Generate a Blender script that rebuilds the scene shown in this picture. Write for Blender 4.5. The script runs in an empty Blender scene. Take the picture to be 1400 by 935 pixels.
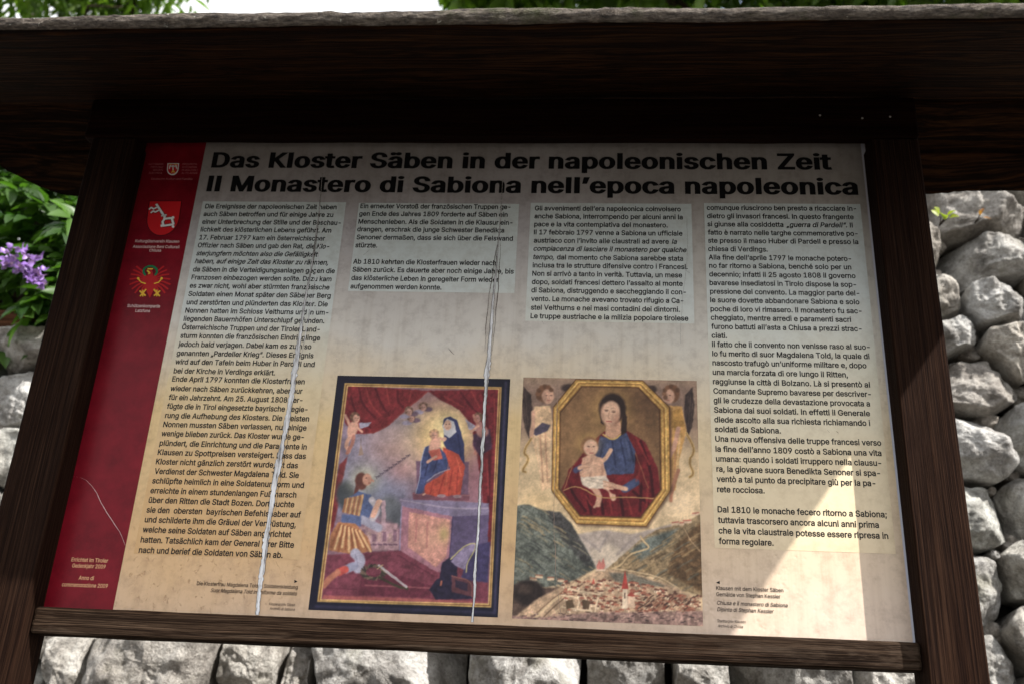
import bpy, math, random
import numpy as np
from mathutils import Vector, Matrix, Quaternion, noise as mnoise

random.seed(7); rng = np.random.default_rng(11)
scene = bpy.context.scene
col = scene.collection

# ------------------------------------------------------------------ camera
CAM = np.array([0.19807079, -1.61552068, -0.2046114])
ROT = np.array([[0.9964753081415614, -0.017638217343867224, 0.08201130137432605],
                [0.06845832561282048, -0.3940297949900627, -0.9165445861028136],
                [0.048481108882419965, 0.9189284052356956, -0.39143347855352306]])
FPX, CX, CY = 1361.1, 700.0, 467.5
cd = bpy.data.cameras.new('camera'); cam = bpy.data.objects.new('camera', cd); col.objects.link(cam)
cam.matrix_world = Matrix.Translation(Vector(CAM)) @ Matrix([list(r) for r in ROT]).to_4x4()
cd.sensor_width = 36.0; cd.lens = FPX / 1400 * 36; cd.clip_start = 0.05; cd.clip_end = 500
cd.dof.use_dof = True; cd.dof.focus_distance = 1.68; cd.dof.aperture_fstop = 4.2
scene.camera = cam

# ------------------------------------------------------------------ light
SUN = Vector((1.50, -1.0, 1.70)).normalized()
world = bpy.data.worlds.new('World'); scene.world = world; world.use_nodes = True
wn = world.node_tree.nodes; wl = world.node_tree.links
bg = wn['Background']; bg.inputs['Strength'].default_value = 0.125
sky = wn.new('ShaderNodeTexSky'); sky.sky_type = 'NISHITA'; sky.sun_disc = False
sky.sun_elevation = math.asin(SUN.z); sky.sun_rotation = math.atan2(SUN.x, SUN.y)
sky.air_density = 1.0; sky.dust_density = 2.5; sky.ozone_density = 1.0
# broken white cloud over the blue
tc_ = wn.new('ShaderNodeTexCoord'); mp_ = wn.new('ShaderNodeMapping'); mp_.inputs['Scale'].default_value = (1.0, 1.0, 2.2)
cn_ = wn.new('ShaderNodeTexNoise'); cn_.inputs['Scale'].default_value = 1.7; cn_.inputs['Detail'].default_value = 7; cn_.inputs['Roughness'].default_value = 0.58
cr_ = wn.new('ShaderNodeValToRGB'); cr_.color_ramp.elements[0].position = 0.36; cr_.color_ramp.elements[1].position = 0.50
cm_ = wn.new('ShaderNodeMix'); cm_.data_type = 'RGBA'; cm_.inputs[7].default_value = (5.6, 5.6, 5.7, 1)
wl.new(tc_.outputs['Generated'], mp_.inputs[0]); wl.new(mp_.outputs[0], cn_.inputs['Vector']); wl.new(cn_.outputs['Fac'], cr_.inputs[0])
wl.new(cr_.outputs[0], cm_.inputs[0]); wl.new(sky.outputs[0], cm_.inputs[6]); wl.new(cm_.outputs[2], bg.inputs[0])
sd = bpy.data.lights.new('sun', 'SUN'); sd.energy = 3.7; sd.angle = math.radians(0.6); sd.color = (1.0, 0.955, 0.90)
sun = bpy.data.objects.new('sun', sd); col.objects.link(sun)
sun.rotation_euler = SUN.to_track_quat('Z', 'Y').to_euler(); sun.location = (4, -3, 6)
vs = scene.view_settings; vs.view_transform = 'Standard'; vs.look = 'None'; vs.gamma = 1; vs.use_curve_mapping = False
vs.exposure = 1.3

# ------------------------------------------------------------------ helpers
def at(u, v, y=0.0):
    """world point on the vertical plane y=const seen at photograph pixel u,v"""
    d = ROT @ np.array([(u - CX) / FPX, -(v - CY) / FPX, -1.0])
    return CAM + d * (y - CAM[1]) / d[1]
def project(x, y, z):
    p = np.stack([x - CAM[0], y - CAM[1], z - CAM[2]], 0)
    q = np.tensordot(ROT.T, p, 1)
    return CX + FPX * q[0] / -q[2], CY - FPX * q[1] / -q[2]
def lin(c):
    c = np.asarray(c, float) / 255.0
    return np.where(c <= 0.04045, c / 12.92, ((c + 0.055) / 1.055) ** 2.4)
GROUND = -1.65

def tag(o, label=None, cat=None, group=None, kind=None):
    if label: o['label'] = label
    if cat: o['category'] = cat
    if group: o['group'] = group
    if kind: o['kind'] = kind
    return o
def empty(name, loc):
    o = bpy.data.objects.new(name, None); o.empty_display_size = 0.1; o.location = loc
    col.objects.link(o); return o
def origin(o):
    p = Vector((0, 0, 0))
    while o is not None:
        p = p + o.location; o = o.parent
    return p
class MB:
    def __init__(s): s.v = []; s.f = []; s.m = []; s.mi = 0
    def add(s, vs_, fs_):
        k = len(s.v); s.v += [tuple(map(float, p)) for p in vs_]
        for f in fs_: s.f.append(tuple(i + k for i in f)); s.m.append(s.mi)
    def box(s, a, b, bev=0.0):
        x0, y0, z0 = a; x1, y1, z1 = b
        s.add([(x0,y0,z0),(x1,y0,z0),(x1,y1,z0),(x0,y1,z0),(x0,y0,z1),(x1,y0,z1),(x1,y1,z1),(x0,y1,z1)],
              [(0,3,2,1),(4,5,6,7),(0,1,5,4),(1,2,6,5),(2,3,7,6),(3,0,4,7)])
    def tube(s, pts, rad, n=7):
        rings = []
        for i, p in enumerate(pts):
            p = Vector(p)
            d = (Vector(pts[min(i+1, len(pts)-1)]) - Vector(pts[max(i-1, 0)])).normalized()
            a = d.orthogonal().normalized(); b = d.cross(a)
            r = rad[i] if isinstance(rad, (list, tuple)) else rad
            rings.append([p + (a*math.cos(t)+b*math.sin(t))*r for t in [2*math.pi*k/n for k in range(n)]])
        vs_ = [q for r in rings for q in r]; fs_ = []
        for i in range(len(rings)-1):
            for k in range(n):
                fs_.append((i*n+k, i*n+(k+1)%n, (i+1)*n+(k+1)%n, (i+1)*n+k))
        fs_.append(tuple(range(n))[::-1]); fs_.append(tuple((len(rings)-1)*n+k for k in range(n)))
        s.add(vs_, fs_)
    def build(s, name, mats, parent=None, smooth=False):
        off = origin(parent) if parent else Vector((0,0,0))
        me = bpy.data.meshes.new(name)
        me.from_pydata([(x-off.x, y-off.y, z-off.z) for x, y, z in s.v], [], s.f); me.update()
        mats = mats if isinstance(mats, (list, tuple)) else [mats]
        for m in mats: me.materials.append(m)
        me.polygons.foreach_set('material_index', s.m)
        if smooth: me.polygons.foreach_set('use_smooth', [True]*len(me.polygons))
        o = bpy.data.objects.new(name, me); col.objects.link(o)
        if parent: o.parent = parent
        return o

# ------------------------------------------------------------------ materials
class NT:
    def __init__(s, name):
        s.mat = bpy.data.materials.new(name); s.mat.use_nodes = True
        s.n = s.mat.node_tree.nodes; s.l = s.mat.node_tree.links
        s.b = s.n['Principled BSDF']; s.out = s.n['Material Output']
    def node(s, t, **kw):
        n = s.n.new(t)
        for k, v in kw.items(): setattr(n, k, v)
        return n
    def link(s, a, b): s.l.new(a, b)
    def coord(s, scale=(1,1,1), kind='Object'):
        tc = s.node('ShaderNodeTexCoord'); mp = s.node('ShaderNodeMapping')
        mp.inputs['Scale'].default_value = scale; s.link(tc.outputs[kind], mp.inputs[0]); return mp.outputs[0]
    def noise(s, vec, scale=5, detail=4, rough=0.55, dist=0.0):
        n = s.node('ShaderNodeTexNoise'); n.inputs['Scale'].default_value = scale
        n.inputs['Detail'].default_value = detail; n.inputs['Roughness'].default_value = rough
        n.inputs['Distortion'].default_value = dist; s.link(vec, n.inputs['Vector']); return n.outputs['Fac']
    def ramp(s, fac, stops):
        r = s.node('ShaderNodeValToRGB'); e = r.color_ramp.elements
        while len(e) < len(stops): e.new(0.5)
        for i, (p, c) in enumerate(stops):
            e[i].position = p; e[i].color = (*c, 1) if len(c) == 3 else c
        s.link(fac, r.inputs[0]); return r.outputs[0]
    def mix(s, fac, a, b, mode='MIX'):
        m = s.node('ShaderNodeMix', data_type='RGBA', blend_type=mode)
        for src, sock in ((fac, m.inputs[0]), (a, m.inputs[6]), (b, m.inputs[7])):
            if isinstance(src, (int, float)): sock.default_value = src
            elif isinstance(src, tuple): sock.default_value = (*src, 1) if len(src) == 3 else src
            else: s.link(src, sock)
        return m.outputs[2]
    def math(s, op, a, b=0.0, c=0.0):
        m = s.node('ShaderNodeMath', operation=op)
        for v, sock in zip((a, b, c), m.inputs):
            if isinstance(v, (int, float)): sock.default_value = v
            else: s.link(v, sock)
        return m.outputs[0]
    def bump(s, h, strength=0.5, dist=0.005):
        b = s.node('ShaderNodeBump'); b.inputs['Strength'].default_value = strength
        b.inputs['Distance'].default_value = dist; s.link(h, b.inputs['Height'])
        s.link(b.outputs[0], s.b.inputs['Normal']); return b
    def base(s, c):
        if isinstance(c, tuple): s.b.inputs['Base Color'].default_value = (*c, 1)
        else: s.link(c, s.b.inputs['Base Color'])
    def rough(s, r): s.b.inputs['Roughness'].default_value = r

def plain(name, c, rough=0.6):
    t = NT(name); t.base(tuple(c)); t.rough(rough); t.b.inputs['Specular IOR Level'].default_value = 0.2; return t.mat

def wood(name, axis, c0, c1, fine=160, rough=0.7, bump=0.6, knots=True, grey=None, warp=0.02):
    t = NT(name)
    def sc(long, across):
        v = [across]*3; v['xyz'.index(axis)] = long; return tuple(v)
    def sc(long, across, base_=None):
        v = [across]*3; v['xyz'.index(axis)] = long; return tuple(v)
    wn_ = t.node('ShaderNodeTexNoise'); wn_.inputs['Scale'].default_value = 1.0; wn_.inputs['Detail'].default_value = 2; t.link(t.coord(sc(2.6, 9)), wn_.inputs['Vector'])
    wv = t.node('ShaderNodeVectorMath', operation='MULTIPLY_ADD'); tcw = t.node('ShaderNodeTexCoord')
    t.link(wn_.outputs['Color'], wv.inputs[0]); wv.inputs[1].default_value = sc(0.0, warp); t.link(tcw.outputs['Object'], wv.inputs[2])
    def wc(v):
        mp = t.node('ShaderNodeMapping'); mp.inputs['Scale'].default_value = v; t.link(wv.outputs[0], mp.inputs[0]); return mp.outputs[0]
    big = t.noise(wc(sc(1.3, 9)), 1.0, 5, 0.6, 1.2)
    ring = t.noise(wc(sc(1.6, fine)), 1.0, 3, 0.6, 0.4)
    fib = t.noise(wc(sc(14, fine*2.6)), 1.0, 2, 0.6)
    g = t.math('ADD', t.math('MULTIPLY', ring, 0.65), t.math('MULTIPLY', fib, 0.35))
    c = t.ramp(g, [(0.32, tuple(x*0.35 for x in c0)), (0.47, c0), (0.66, c1)])
    c = t.mix(t.ramp(big, [(0.35, (0,0,0)), (0.7, (1,1,1))]), c, t.mix(1.0, c, (0.62, 0.5, 0.42), 'MULTIPLY'))
    if grey:
        w = t.noise(t.coord(sc(2.2, 20)), 1.0, 6, 0.7, 0.8)
        c = t.mix(t.ramp(w, [(0.5, (0,0,0)), (0.66, (1,1,1))]), c, grey)
    t.base(c); t.rough(rough); t.b.inputs['Specular IOR Level'].default_value = 0.05
    t.bump(g, bump, 0.004); return t.mat

M = {}
M['post'] = wood('dark_stained_wood_upright', 'z', (0.012, 0.0052, 0.003), (0.040, 0.0205, 0.012), 420, 0.8, 1.0, warp=0.006)
M['rail'] = wood('weathered_rail_wood', 'x', (0.014, 0.0078, 0.0046), (0.066, 0.043, 0.028), 330, 0.75, 1.0, grey=(0.085, 0.060, 0.042), warp=0.008)
M['beam'] = wood('dark_stained_wood', 'x', (0.008, 0.0026, 0.0015), (0.018, 0.0062, 0.0034), 160, 0.75, 0.5)
M['plank'] = wood('brown_roof_board', 'x', (0.008, 0.0032, 0.0014), (0.054, 0.0235, 0.0085), 95, 0.8, 0.6, warp=0.07)

def edge_mat():
    t = NT('weathered_grey_board_edge')
    v = t.coord((1,1,1))
    n1 = t.noise(v, 9, 6, 0.7); n2 = t.noise(t.coord((60, 240, 240)), 1.0, 5, 0.75); n3 = t.noise(v, 60, 4, 0.7)
    c = t.ramp(n2, [(0.34, (0.012, 0.010, 0.008)), (0.5, (0.085, 0.068, 0.054)), (0.70, (0.22, 0.19, 0.155))])
    c = t.mix(t.ramp(n1, [(0.52, (0,0,0)), (0.68, (1,1,1))]), c, (0.055, 0.06, 0.022))
    c = t.mix(t.ramp(n3, [(0.66, (0,0,0)), (0.70, (1,1,1))]), c, (0.42, 0.42, 0.36))
    t.base(c); t.rough(0.9); t.bump(t.math('ADD', n2, n3), 1.0, 0.006); return t.mat
M['edge'] = edge_mat()

def panel_mat():
    """printed sheet: greyish lilac, darkened at the top to paint in roof shade, running to tan at the foot, mottled like old paper"""
    t = NT('printed_panel_paper')
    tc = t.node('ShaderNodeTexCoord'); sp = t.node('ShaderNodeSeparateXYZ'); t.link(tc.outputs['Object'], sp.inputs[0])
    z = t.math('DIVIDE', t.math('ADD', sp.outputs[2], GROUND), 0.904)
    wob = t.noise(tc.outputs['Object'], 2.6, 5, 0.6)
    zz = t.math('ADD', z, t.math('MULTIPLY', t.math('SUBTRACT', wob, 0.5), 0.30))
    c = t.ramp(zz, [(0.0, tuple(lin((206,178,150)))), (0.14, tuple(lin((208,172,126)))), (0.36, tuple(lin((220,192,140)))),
                    (0.55, tuple(lin((212,207,198)))), (0.8, tuple(lin((176,173,175)))), (1.0, tuple(lin((138,133,130))))])  # grey top of the print, its last stops darkened as painted roof shade
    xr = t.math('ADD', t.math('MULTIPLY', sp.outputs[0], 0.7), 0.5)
    c = t.mix(t.ramp(xr, [(0.55, (0,0,0)), (0.85, (0.75,0.75,0.75))]), c, t.ramp(zz, [(0.0, tuple(lin((208,192,178)))), (0.3, tuple(lin((213,197,168)))), (0.6, tuple(lin((208,204,192)))), (1.0, tuple(lin((138,134,132))))]))  # right side print; top stop carries the same painted roof shade
    mot = t.noise(tc.outputs['Object'], 34, 7, 0.72)
    c = t.mix(0.8, c, t.ramp(mot, [(0.3, (0.66,0.63,0.62)), (0.52, (0.97,0.96,0.95)), (0.7, (1,1,1))]), 'MULTIPLY')
    drip = t.noise(t.coord((55, 1, 2.2)), 1.0, 5, 0.6)
    c = t.mix(0.5, c, t.ramp(drip, [(0.33, (0.80,0.77,0.74)), (0.5, (1,1,1))]), 'MULTIPLY')
    dx = t.math('ADD', sp.outputs[0], 0.46); dz = t.math('SUBTRACT', sp.outputs[2], -GROUND+0.03)
    dist = t.math('SQRT', t.math('ADD', t.math('MULTIPLY', dx, t.math('MULTIPLY', dx, 0.8)), t.math('MULTIPLY', t.math('MULTIPLY', dz, dz), 2.2)))
    mk = t.ramp(dist, [(0.04, (1,1,1)), (0.26, (0,0,0))])
    pit = t.noise(t.coord((115, 1, 80)), 1.0, 3, 0.55, 0.6)
    pitm = t.math('MULTIPLY', t.ramp(pit, [(0.60, (0,0,0)), (0.70, (1,1,1))]), mk)
    c = t.mix(t.math('MULTIPLY', pitm, 0.3), c, tuple(lin((128,92,62))))
    t.base(c); t.rough(0.36); t.b.inputs['Specular IOR Level'].default_value = 0.3
    vor = t.node('ShaderNodeTexVoronoi'); vor.inputs['Scale'].default_value = 95; t.link(tc.outputs['Object'], vor.inputs[0])
    mask = t.ramp(t.noise(tc.outputs['Object'], 3.3, 3, 0.5), [(0.5, (0,0,0)), (0.66, (1,1,1))])
    h = t.math('ADD', t.math('MULTIPLY', t.math('SMOOTH_MIN', vor.outputs[0], 0.35, 0.2), mask), t.math('MULTIPLY', t.noise(tc.outputs['Object'], 7, 3), 0.5))
    t.bump(t.math('SUBTRACT', h, t.math('MULTIPLY', pitm, 0.8)), 0.4, 0.006); return t.mat
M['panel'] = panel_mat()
def box_mat():
    t = NT('printed_text_field')
    tc = t.node('ShaderNodeTexCoord'); sp = t.node('ShaderNodeSeparateXYZ'); t.link(tc.outputs['Object'], sp.inputs[0])
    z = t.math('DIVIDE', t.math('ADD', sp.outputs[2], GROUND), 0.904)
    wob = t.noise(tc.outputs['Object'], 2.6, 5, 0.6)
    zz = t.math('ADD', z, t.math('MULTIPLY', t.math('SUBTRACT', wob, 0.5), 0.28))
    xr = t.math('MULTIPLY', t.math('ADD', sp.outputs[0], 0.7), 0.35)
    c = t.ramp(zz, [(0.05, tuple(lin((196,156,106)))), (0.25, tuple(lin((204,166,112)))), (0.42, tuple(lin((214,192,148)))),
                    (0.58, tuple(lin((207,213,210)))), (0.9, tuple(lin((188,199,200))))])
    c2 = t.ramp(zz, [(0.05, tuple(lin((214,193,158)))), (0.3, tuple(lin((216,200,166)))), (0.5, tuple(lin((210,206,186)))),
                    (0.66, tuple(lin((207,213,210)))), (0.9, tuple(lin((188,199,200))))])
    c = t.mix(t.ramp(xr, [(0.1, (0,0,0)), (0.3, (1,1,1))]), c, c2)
    mot = t.noise(tc.outputs['Object'], 40, 6, 0.7)
    c = t.mix(0.55, c, t.ramp(mot, [(0.32, (0.74,0.70,0.66)), (0.55, (1,1,1))]), 'MULTIPLY')
    t.base(c); t.rough(0.36)
    vor = t.node('ShaderNodeTexVoronoi'); vor.inputs['Scale'].default_value = 95; t.link(tc.outputs['Object'], vor.inputs[0])
    t.bump(t.math('SMOOTH_MIN', vor.outputs[0], 0.35, 0.2), 0.1, 0.003); return t.mat
M['field'] = box_mat()
def red_mat():
    t = NT('printed_red_band'); v = t.coord()
    n = t.noise(v, 18, 6, 0.7)
    t.base(t.ramp(n, [(0.3, tuple(lin((92,10,22)))), (0.6, tuple(lin((120,18,32)))), (0.8, tuple(lin((130,28,40))))]))
    t.rough(0.34); t.b.inputs['Specular IOR Level'].default_value = 0.14; t.bump(t.noise(v, 9, 3), 0.15, 0.006); return t.mat
M['red'] = red_mat()
M['ink'] = plain('black_ink', (0.005, 0.005, 0.006), 0.5)
M['white_ink'] = plain('pale_ink', tuple(lin((205,175,172))), 0.4)
M['faded_ink'] = plain('faded_pink_ink', tuple(lin((178,110,112))), 0.4)
M['tan_ink'] = plain('tan_ink', tuple(lin((210,160,120))), 0.4)
M['edge_strip'] = plain('bluish_film_margin', tuple(lin((186,188,200))), 0.35)
M['sred'] = plain('heraldic_red', tuple(lin((190,30,36))), 0.4)
M['ered'] = plain('eagle_red', tuple(lin((178,28,32))), 0.4)
M['sdark'] = plain('heraldic_outline', tuple(lin((60,10,16))), 0.4)
M['swhite'] = plain('heraldic_silver', tuple(lin((222,222,222))), 0.4)
M['sgold'] = plain('heraldic_gold', tuple(lin((225,180,60))), 0.4)
M['sgreen'] = plain('heraldic_green', tuple(lin((20,110,70))), 0.4)
def crack_mat():
    t = NT('torn_white_film'); n = t.noise(t.coord((260, 260, 26)), 1.0, 5, 0.7)
    t.base(t.ramp(n, [(0.36, tuple(lin((104,102,100)))), (0.45, tuple(lin((186,186,188)))), (0.58, (0.80,0.81,0.83))]))
    t.rough(0.4); t.bump(n, 0.8, 0.002); return t.mat
M['crack'] = crack_mat()
M['crack_rim'] = plain('crack_edge', tuple(lin((84,72,62))), 0.6)
def vcol_mat():
    t = NT('printed_picture'); a = t.node('ShaderNodeAttribute', attribute_name='print'); t.base(a.outputs['Color'])
    t.rough(0.36); t.b.inputs['Specular IOR Level'].default_value = 0.16; return t.mat
M['print'] = vcol_mat()

def stone_mat():
    t = NT('grey_granite'); v = t.coord()
    oi = t.node('ShaderNodeObjectInfo')
    off = t.node('ShaderNodeVectorMath', operation='ADD'); cmb = t.node('ShaderNodeCombineXYZ')
    t.link(t.math('MULTIPLY', oi.outputs['Random'], 40), cmb.inputs[0]); t.link(v, off.inputs[0]); t.link(cmb.outputs[0], off.inputs[1])
    v = off.outputs[0]
    n1 = t.noise(v, 11, 8, 0.68, 0.4); n2 = t.noise(v, 90, 4, 0.75); n3 = t.noise(v, 5, 4, 0.6); n4 = t.noise(v, 230, 2, 0.7)
    c = t.ramp(n1, [(0.28, (0.12,0.113,0.10)), (0.43, (0.36,0.345,0.32)), (0.56, (0.58,0.57,0.54)), (0.72, (0.72,0.71,0.68))])
    c = t.mix(0.75, c, t.ramp(n2, [(0.3, (0.42,0.41,0.40)), (0.55, (1,1,1))]), 'MULTIPLY')
    c = t.mix(0.5, c, t.ramp(n4, [(0.35, (0.5,0.5,0.48)), (0.55, (1,1,1))]), 'MULTIPLY')
    c = t.mix(t.ramp(n3, [(0.58, (0,0,0)), (0.74, (0.6,0.6,0.6))]), c, (0.20, 0.19, 0.11))
    tint = t.ramp(oi.outputs['Random'], [(0.0, (0.62,0.57,0.52)), (0.3, (0.95,0.95,0.96)), (0.55, (0.74,0.74,0.74)), (0.8, (1,0.95,0.88)), (1.0, (0.82,0.85,0.84))])
    t.base(t.mix(1.0, c, tint, 'MULTIPLY')); t.rough(0.88)
    t.bump(t.math('ADD', t.math('MULTIPLY', n2, 0.5), n1), 1.0, 0.02); return t.mat
M['stone'] = stone_mat()
def soil_mat(name, a, b, sc=14):
    t = NT(name); v = t.coord(); n = t.noise(v, sc, 8, 0.7)
    t.base(t.ramp(n, [(0.3, a), (0.7, b)])); t.rough(0.95); t.bump(n, 0.8, 0.03); return t.mat
M['soil'] = soil_mat('dark_earth', (0.006,0.005,0.004), (0.022,0.018,0.013))
M['gravel'] = soil_mat('gravel_path', (0.05,0.045,0.038), (0.13,0.115,0.095), 40)
M['hillside'] = soil_mat('hillside_turf', (0.02,0.03,0.01), (0.06,0.08,0.03), 6)
M['bark'] = wood('bark', 'z', (0.03,0.022,0.016), (0.10,0.08,0.06), 50, 0.9, 1.0)
M['oldplank'] = wood('red_brown_board', 'x', (0.06,0.026,0.014), (0.16,0.075,0.04), 60, 0.8, 0.6)

def leaf_mat(name, a, b, tr=0.45):
    t = NT(name); oi = t.node('ShaderNodeAttribute', attribute_name='tint')
    c = t.ramp(oi.outputs['Fac'], [(0.0, a), (1.0, b)])
    t.base(c); t.rough(0.42)
    ts = t.node('ShaderNodeBsdfTranslucent'); mx = t.node('ShaderNodeMixShader'); mx.inputs[0].default_value = tr
    t.link(t.mix(1.0, c, (1.25, 1.5, 0.55), 'MULTIPLY'), ts.inputs[0])
    t.link(t.b.outputs[0], mx.inputs[1]); t.link(ts.outputs[0], mx.inputs[2]); t.link(mx.outputs[0], t.out.inputs[0]); return t.mat
M['leaf'] = leaf_mat('vine_leaf', (0.018,0.052,0.009), (0.085,0.17,0.03))
M['treeleaf'] = leaf_mat('tree_leaf', (0.05,0.10,0.012), (0.15,0.23,0.035), 0.58)
M['yleaf'] = leaf_mat('yellow_green_leaf', (0.22,0.26,0.03), (0.34,0.38,0.05))
M['dryleaf'] = leaf_mat('dry_orange_leaf', (0.24,0.10,0.025), (0.4,0.17,0.04), 0.3)
M['petal'] = leaf_mat('lilac_petal', (0.19,0.09,0.37), (0.35,0.21,0.54), 0.25)

# ------------------------------------------------------------------ setting
m = MB(); m.add([(-60,-60,GROUND),(60,-60,GROUND),(60,60,GROUND),(-60,60,GROUND)], [(0,1,2,3)])
tag(m.build('ground', M['gravel']), kind='structure')

# ------------------------------------------------------------------ dry stone wall
WY = 1.0
def top_z(x):        # height of the wall's top: low on the left, a high terrace on the right
    t = min(max((x + 0.95) / 0.45, 0), 1); t = t*t*(3-2*t)
    return 0.90 + t * 0.78
seeds = []
for u, v, r in [(1330,276,62),(1268,332,26),(1345,346,55),(1282,402,40),(1368,404,48),(1306,452,36),(1388,466,42),(1340,512,50),
                (1332,608,56),(1398,590,34),(1330,700,56),(1404,690,34),(1352,745,24),(1330,806,56),(1402,780,36),(1356,892,40),(1404,860,36),(1290,740,30),(1285,880,40),
                (95,918,46),(208,906,88),(338,912,46),(398,925,34),(545,905,112),(700,905,92),(858,906,60),(965,912,52),(1085,902,84),(1190,908,48),
                (18,478,36),(22,540,48),(8,620,48),(16,695,42),(-60,500,50),(-70,600,60),(-60,700,56),(5,770,40),(0,850,60),(20,940,40)]:
    p = at(u, v, WY - 0.05); seeds.append((p[0], p[2], r * 2.75 / FPX, True))
tries = 0
while tries < 6000 and len(seeds) < 138:
    tries += 1
    x = random.uniform(-2.0, 2.0); z = random.uniform(-0.42, 1.62); r = random.uniform(0.085, 0.15)
    if z > top_z(x) - 0.05: continue
    if all(math.hypot((x-a)*0.85, z-b) > (r+c)*0.88 for a, b, c, _ in seeds): seeds.append((x, z, r, False))
def cell(i):
    x, z, r, _ = seeds[i]; R = r*1.75
    poly = [(x+R*1.15*math.cos(a), z+R*math.sin(a)) for a in [2*math.pi*k/20 for k in range(20)]]
    zc = top_z(x)+0.01; out = []
    for q in range(len(poly)):
        a, b = poly[q], poly[(q+1) % len(poly)]
        if a[1] <= zc: out.append(a)
        if (a[1]-zc)*(b[1]-zc) < 0: t = (zc-a[1])/(b[1]-a[1]); out.append((a[0]+(b[0]-a[0])*t, zc))
    poly = out
    if len(poly) < 3: return None
    for j, (x2, z2, r2, _) in enumerate(seeds):
        if j == i: continue
        dx, dz = x2-x, z2-z; d2 = dx*dx+dz*dz
        if d2 > 1.2: continue
        k = (d2 + r*r - r2*r2) / (2*d2)
        mx_, mz_ = x+dx*k, z+dz*k; out = []
        for q in range(len(poly)):
            a, b = poly[q], poly[(q+1) % len(poly)]
            sa = (a[0]-mx_)*dx+(a[1]-mz_)*dz; sb = (b[0]-mx_)*dx+(b[1]-mz_)*dz
            if sa <= 0: out.append(a)
            if sa*sb < 0:
                t = sa/(sa-sb); out.append((a[0]+(b[0]-a[0])*t, a[1]+(b[1]-a[1])*t))
        poly = out
        if len(poly) < 3: return None
    return poly
def stone_mesh(mb, poly, seed):
    rs = random.Random(seed); n, rings = (96, 26) if seed < 500 else (26, 7)
    cx = sum(p[0] for p in poly)/len(poly); cz = sum(p[1] for p in poly)/len(poly)
    rad = []
    for k in range(n):
        a = 2*math.pi*k/n; dx, dz = math.cos(a), math.sin(a); best = 9
        for q in range(len(poly)):
            x1, z1 = poly[q][0]-cx, poly[q][1]-cz; x2, z2 = poly[(q+1)%len(poly)][0]-cx, poly[(q+1)%len(poly)][1]-cz
            ex, ez = x2-x1, z2-z1; den = dx*ez-dz*ex
            if abs(den) < 1e-9: continue
            t = (x1*ez-z1*ex)/den; s_ = (x1*dz-z1*dx)/den
            if t > 0 and -1e-6 <= s_ <= 1+1e-6: best = min(best, t)
        rad.append(best if best < 9 else 0.05)
    for _ in range(rs.choice((1, 2, 3, 5))): rad = [(rad[k-1]+2*rad[k]+rad[(k+1)%n])/4 for k in range(n)]
    mean = sum(rad)/n; gap = rs.uniform(0.004, 0.013)
    rad = [max(r-gap, 0.012)*(1+0.07*mnoise.noise(Vector((math.cos(2*math.pi*k/n)*1.6+seed*3.1, math.sin(2*math.pi*k/n)*1.6, seed)))) for k, r in enumerate(rad)]
    T = mean*rs.uniform(0.65, 0.95); px_ = rs.uniform(7, 14); push = rs.uniform(-0.025, 0.03)
    facets = []
    for q in range(rs.randint(7, 11)):      # broken faces: two or three gentle ones in front, steep ones round the sides
        a = rs.uniform(0, 2*math.pi); sl = rs.uniform(0.05, 0.5) if q < 3 else rs.uniform(0.7, 2.2)
        facets.append((math.cos(a)*sl, math.sin(a)*sl, T*rs.uniform(0.78, 0.95)+(0 if q < 3 else sl*mean*rs.uniform(0.25, 0.65))))
    V, F = [], []
    def pt(k, s_):
        ox, oz = math.cos(2*math.pi*k/n)*rad[k]*s_, math.sin(2*math.pi*k/n)*rad[k]*s_
        h = T*(max(0, 1-s_**px_))**0.5
        for a, b, c in facets:
            pl = c - a*ox - b*oz
            d = h-pl
            if d > -0.005: h = pl if d > 0.005 else h - (d+0.005)**2/0.020
        w = Vector(((cx+ox)*9, h*9, (cz+oz)*9+seed))
        nz = mnoise.fractal(w, 0.7, 2.1, 5)*0.014 + (abs(mnoise.noise(w*1.7))-0.3)*0.020 + mnoise.fractal(w*4, 0.8, 2.0, 3)*0.006
        e = 1+0.25*nz/mean
        return (cx+ox*e, WY-0.005-push-h-nz*min(1, (1-s_)*4+0.35), cz+oz*e)
    V.append(pt(0, 0.0))
    for r_ in range(1, rings+1):
        s_ = 0.45*r_/rings + 0.55*math.sin(r_/rings*math.pi/2)
        for k in range(n): V.append(pt(k, s_))
    last = len(V)
    for k in range(n):
        x, y, z = V[last-n+k]; V.append((cx+(x-cx)*0.86, y+0.2, cz+(z-cz)*0.86))
    for k in range(n):
        F.append((0, 1+(k+1)%n, 1+k))
        for r_ in range(rings):
            a = 1+r_*n; F.append((a+k, a+(k+1)%n, a+n+(k+1)%n, a+n+k))
    mb.add(V, F)
wall = empty('stone_wall', (0, WY, GROUND))
tag(wall, 'dry stone wall of rounded grey boulders rising behind the notice board', 'wall')
mb = MB()
N = 60; prof = [(-2.4+4.8*k/N) for k in range(N+1)]
V = []; 
for x in prof:
    V += [(x, WY+0.13, GROUND), (x, WY+0.13, top_z(x)-0.07), (x, WY+0.5, top_z(x)-0.05), (x, WY+0.5, GROUND)]
F = []
for k in range(N):
    for j in range(3): a = 4*k+j; F.append((a, a+4, a+5, a+1))
F += [(0,1,2,3), (4*N+3, 4*N+2, 4*N+1, 4*N)]
mb.add(V, F); mb.build('core', M['soil'], wall)
cells = [(i, cell(i)) for i in range(len(seeds))]
cells = [(i, c) for i, c in cells if c]
def seen(i):
    x, z, r, h = seeds[i]; u, v = project(np.array(x), np.array(WY), np.array(z))
    board = 40 < u < 1270 and v < 850
    return (not board) and -120 < u < 1520 and v < 1010
first = [c for c in cells if seen(c[0])][:92]; ids = {c[0] for c in first}
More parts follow.
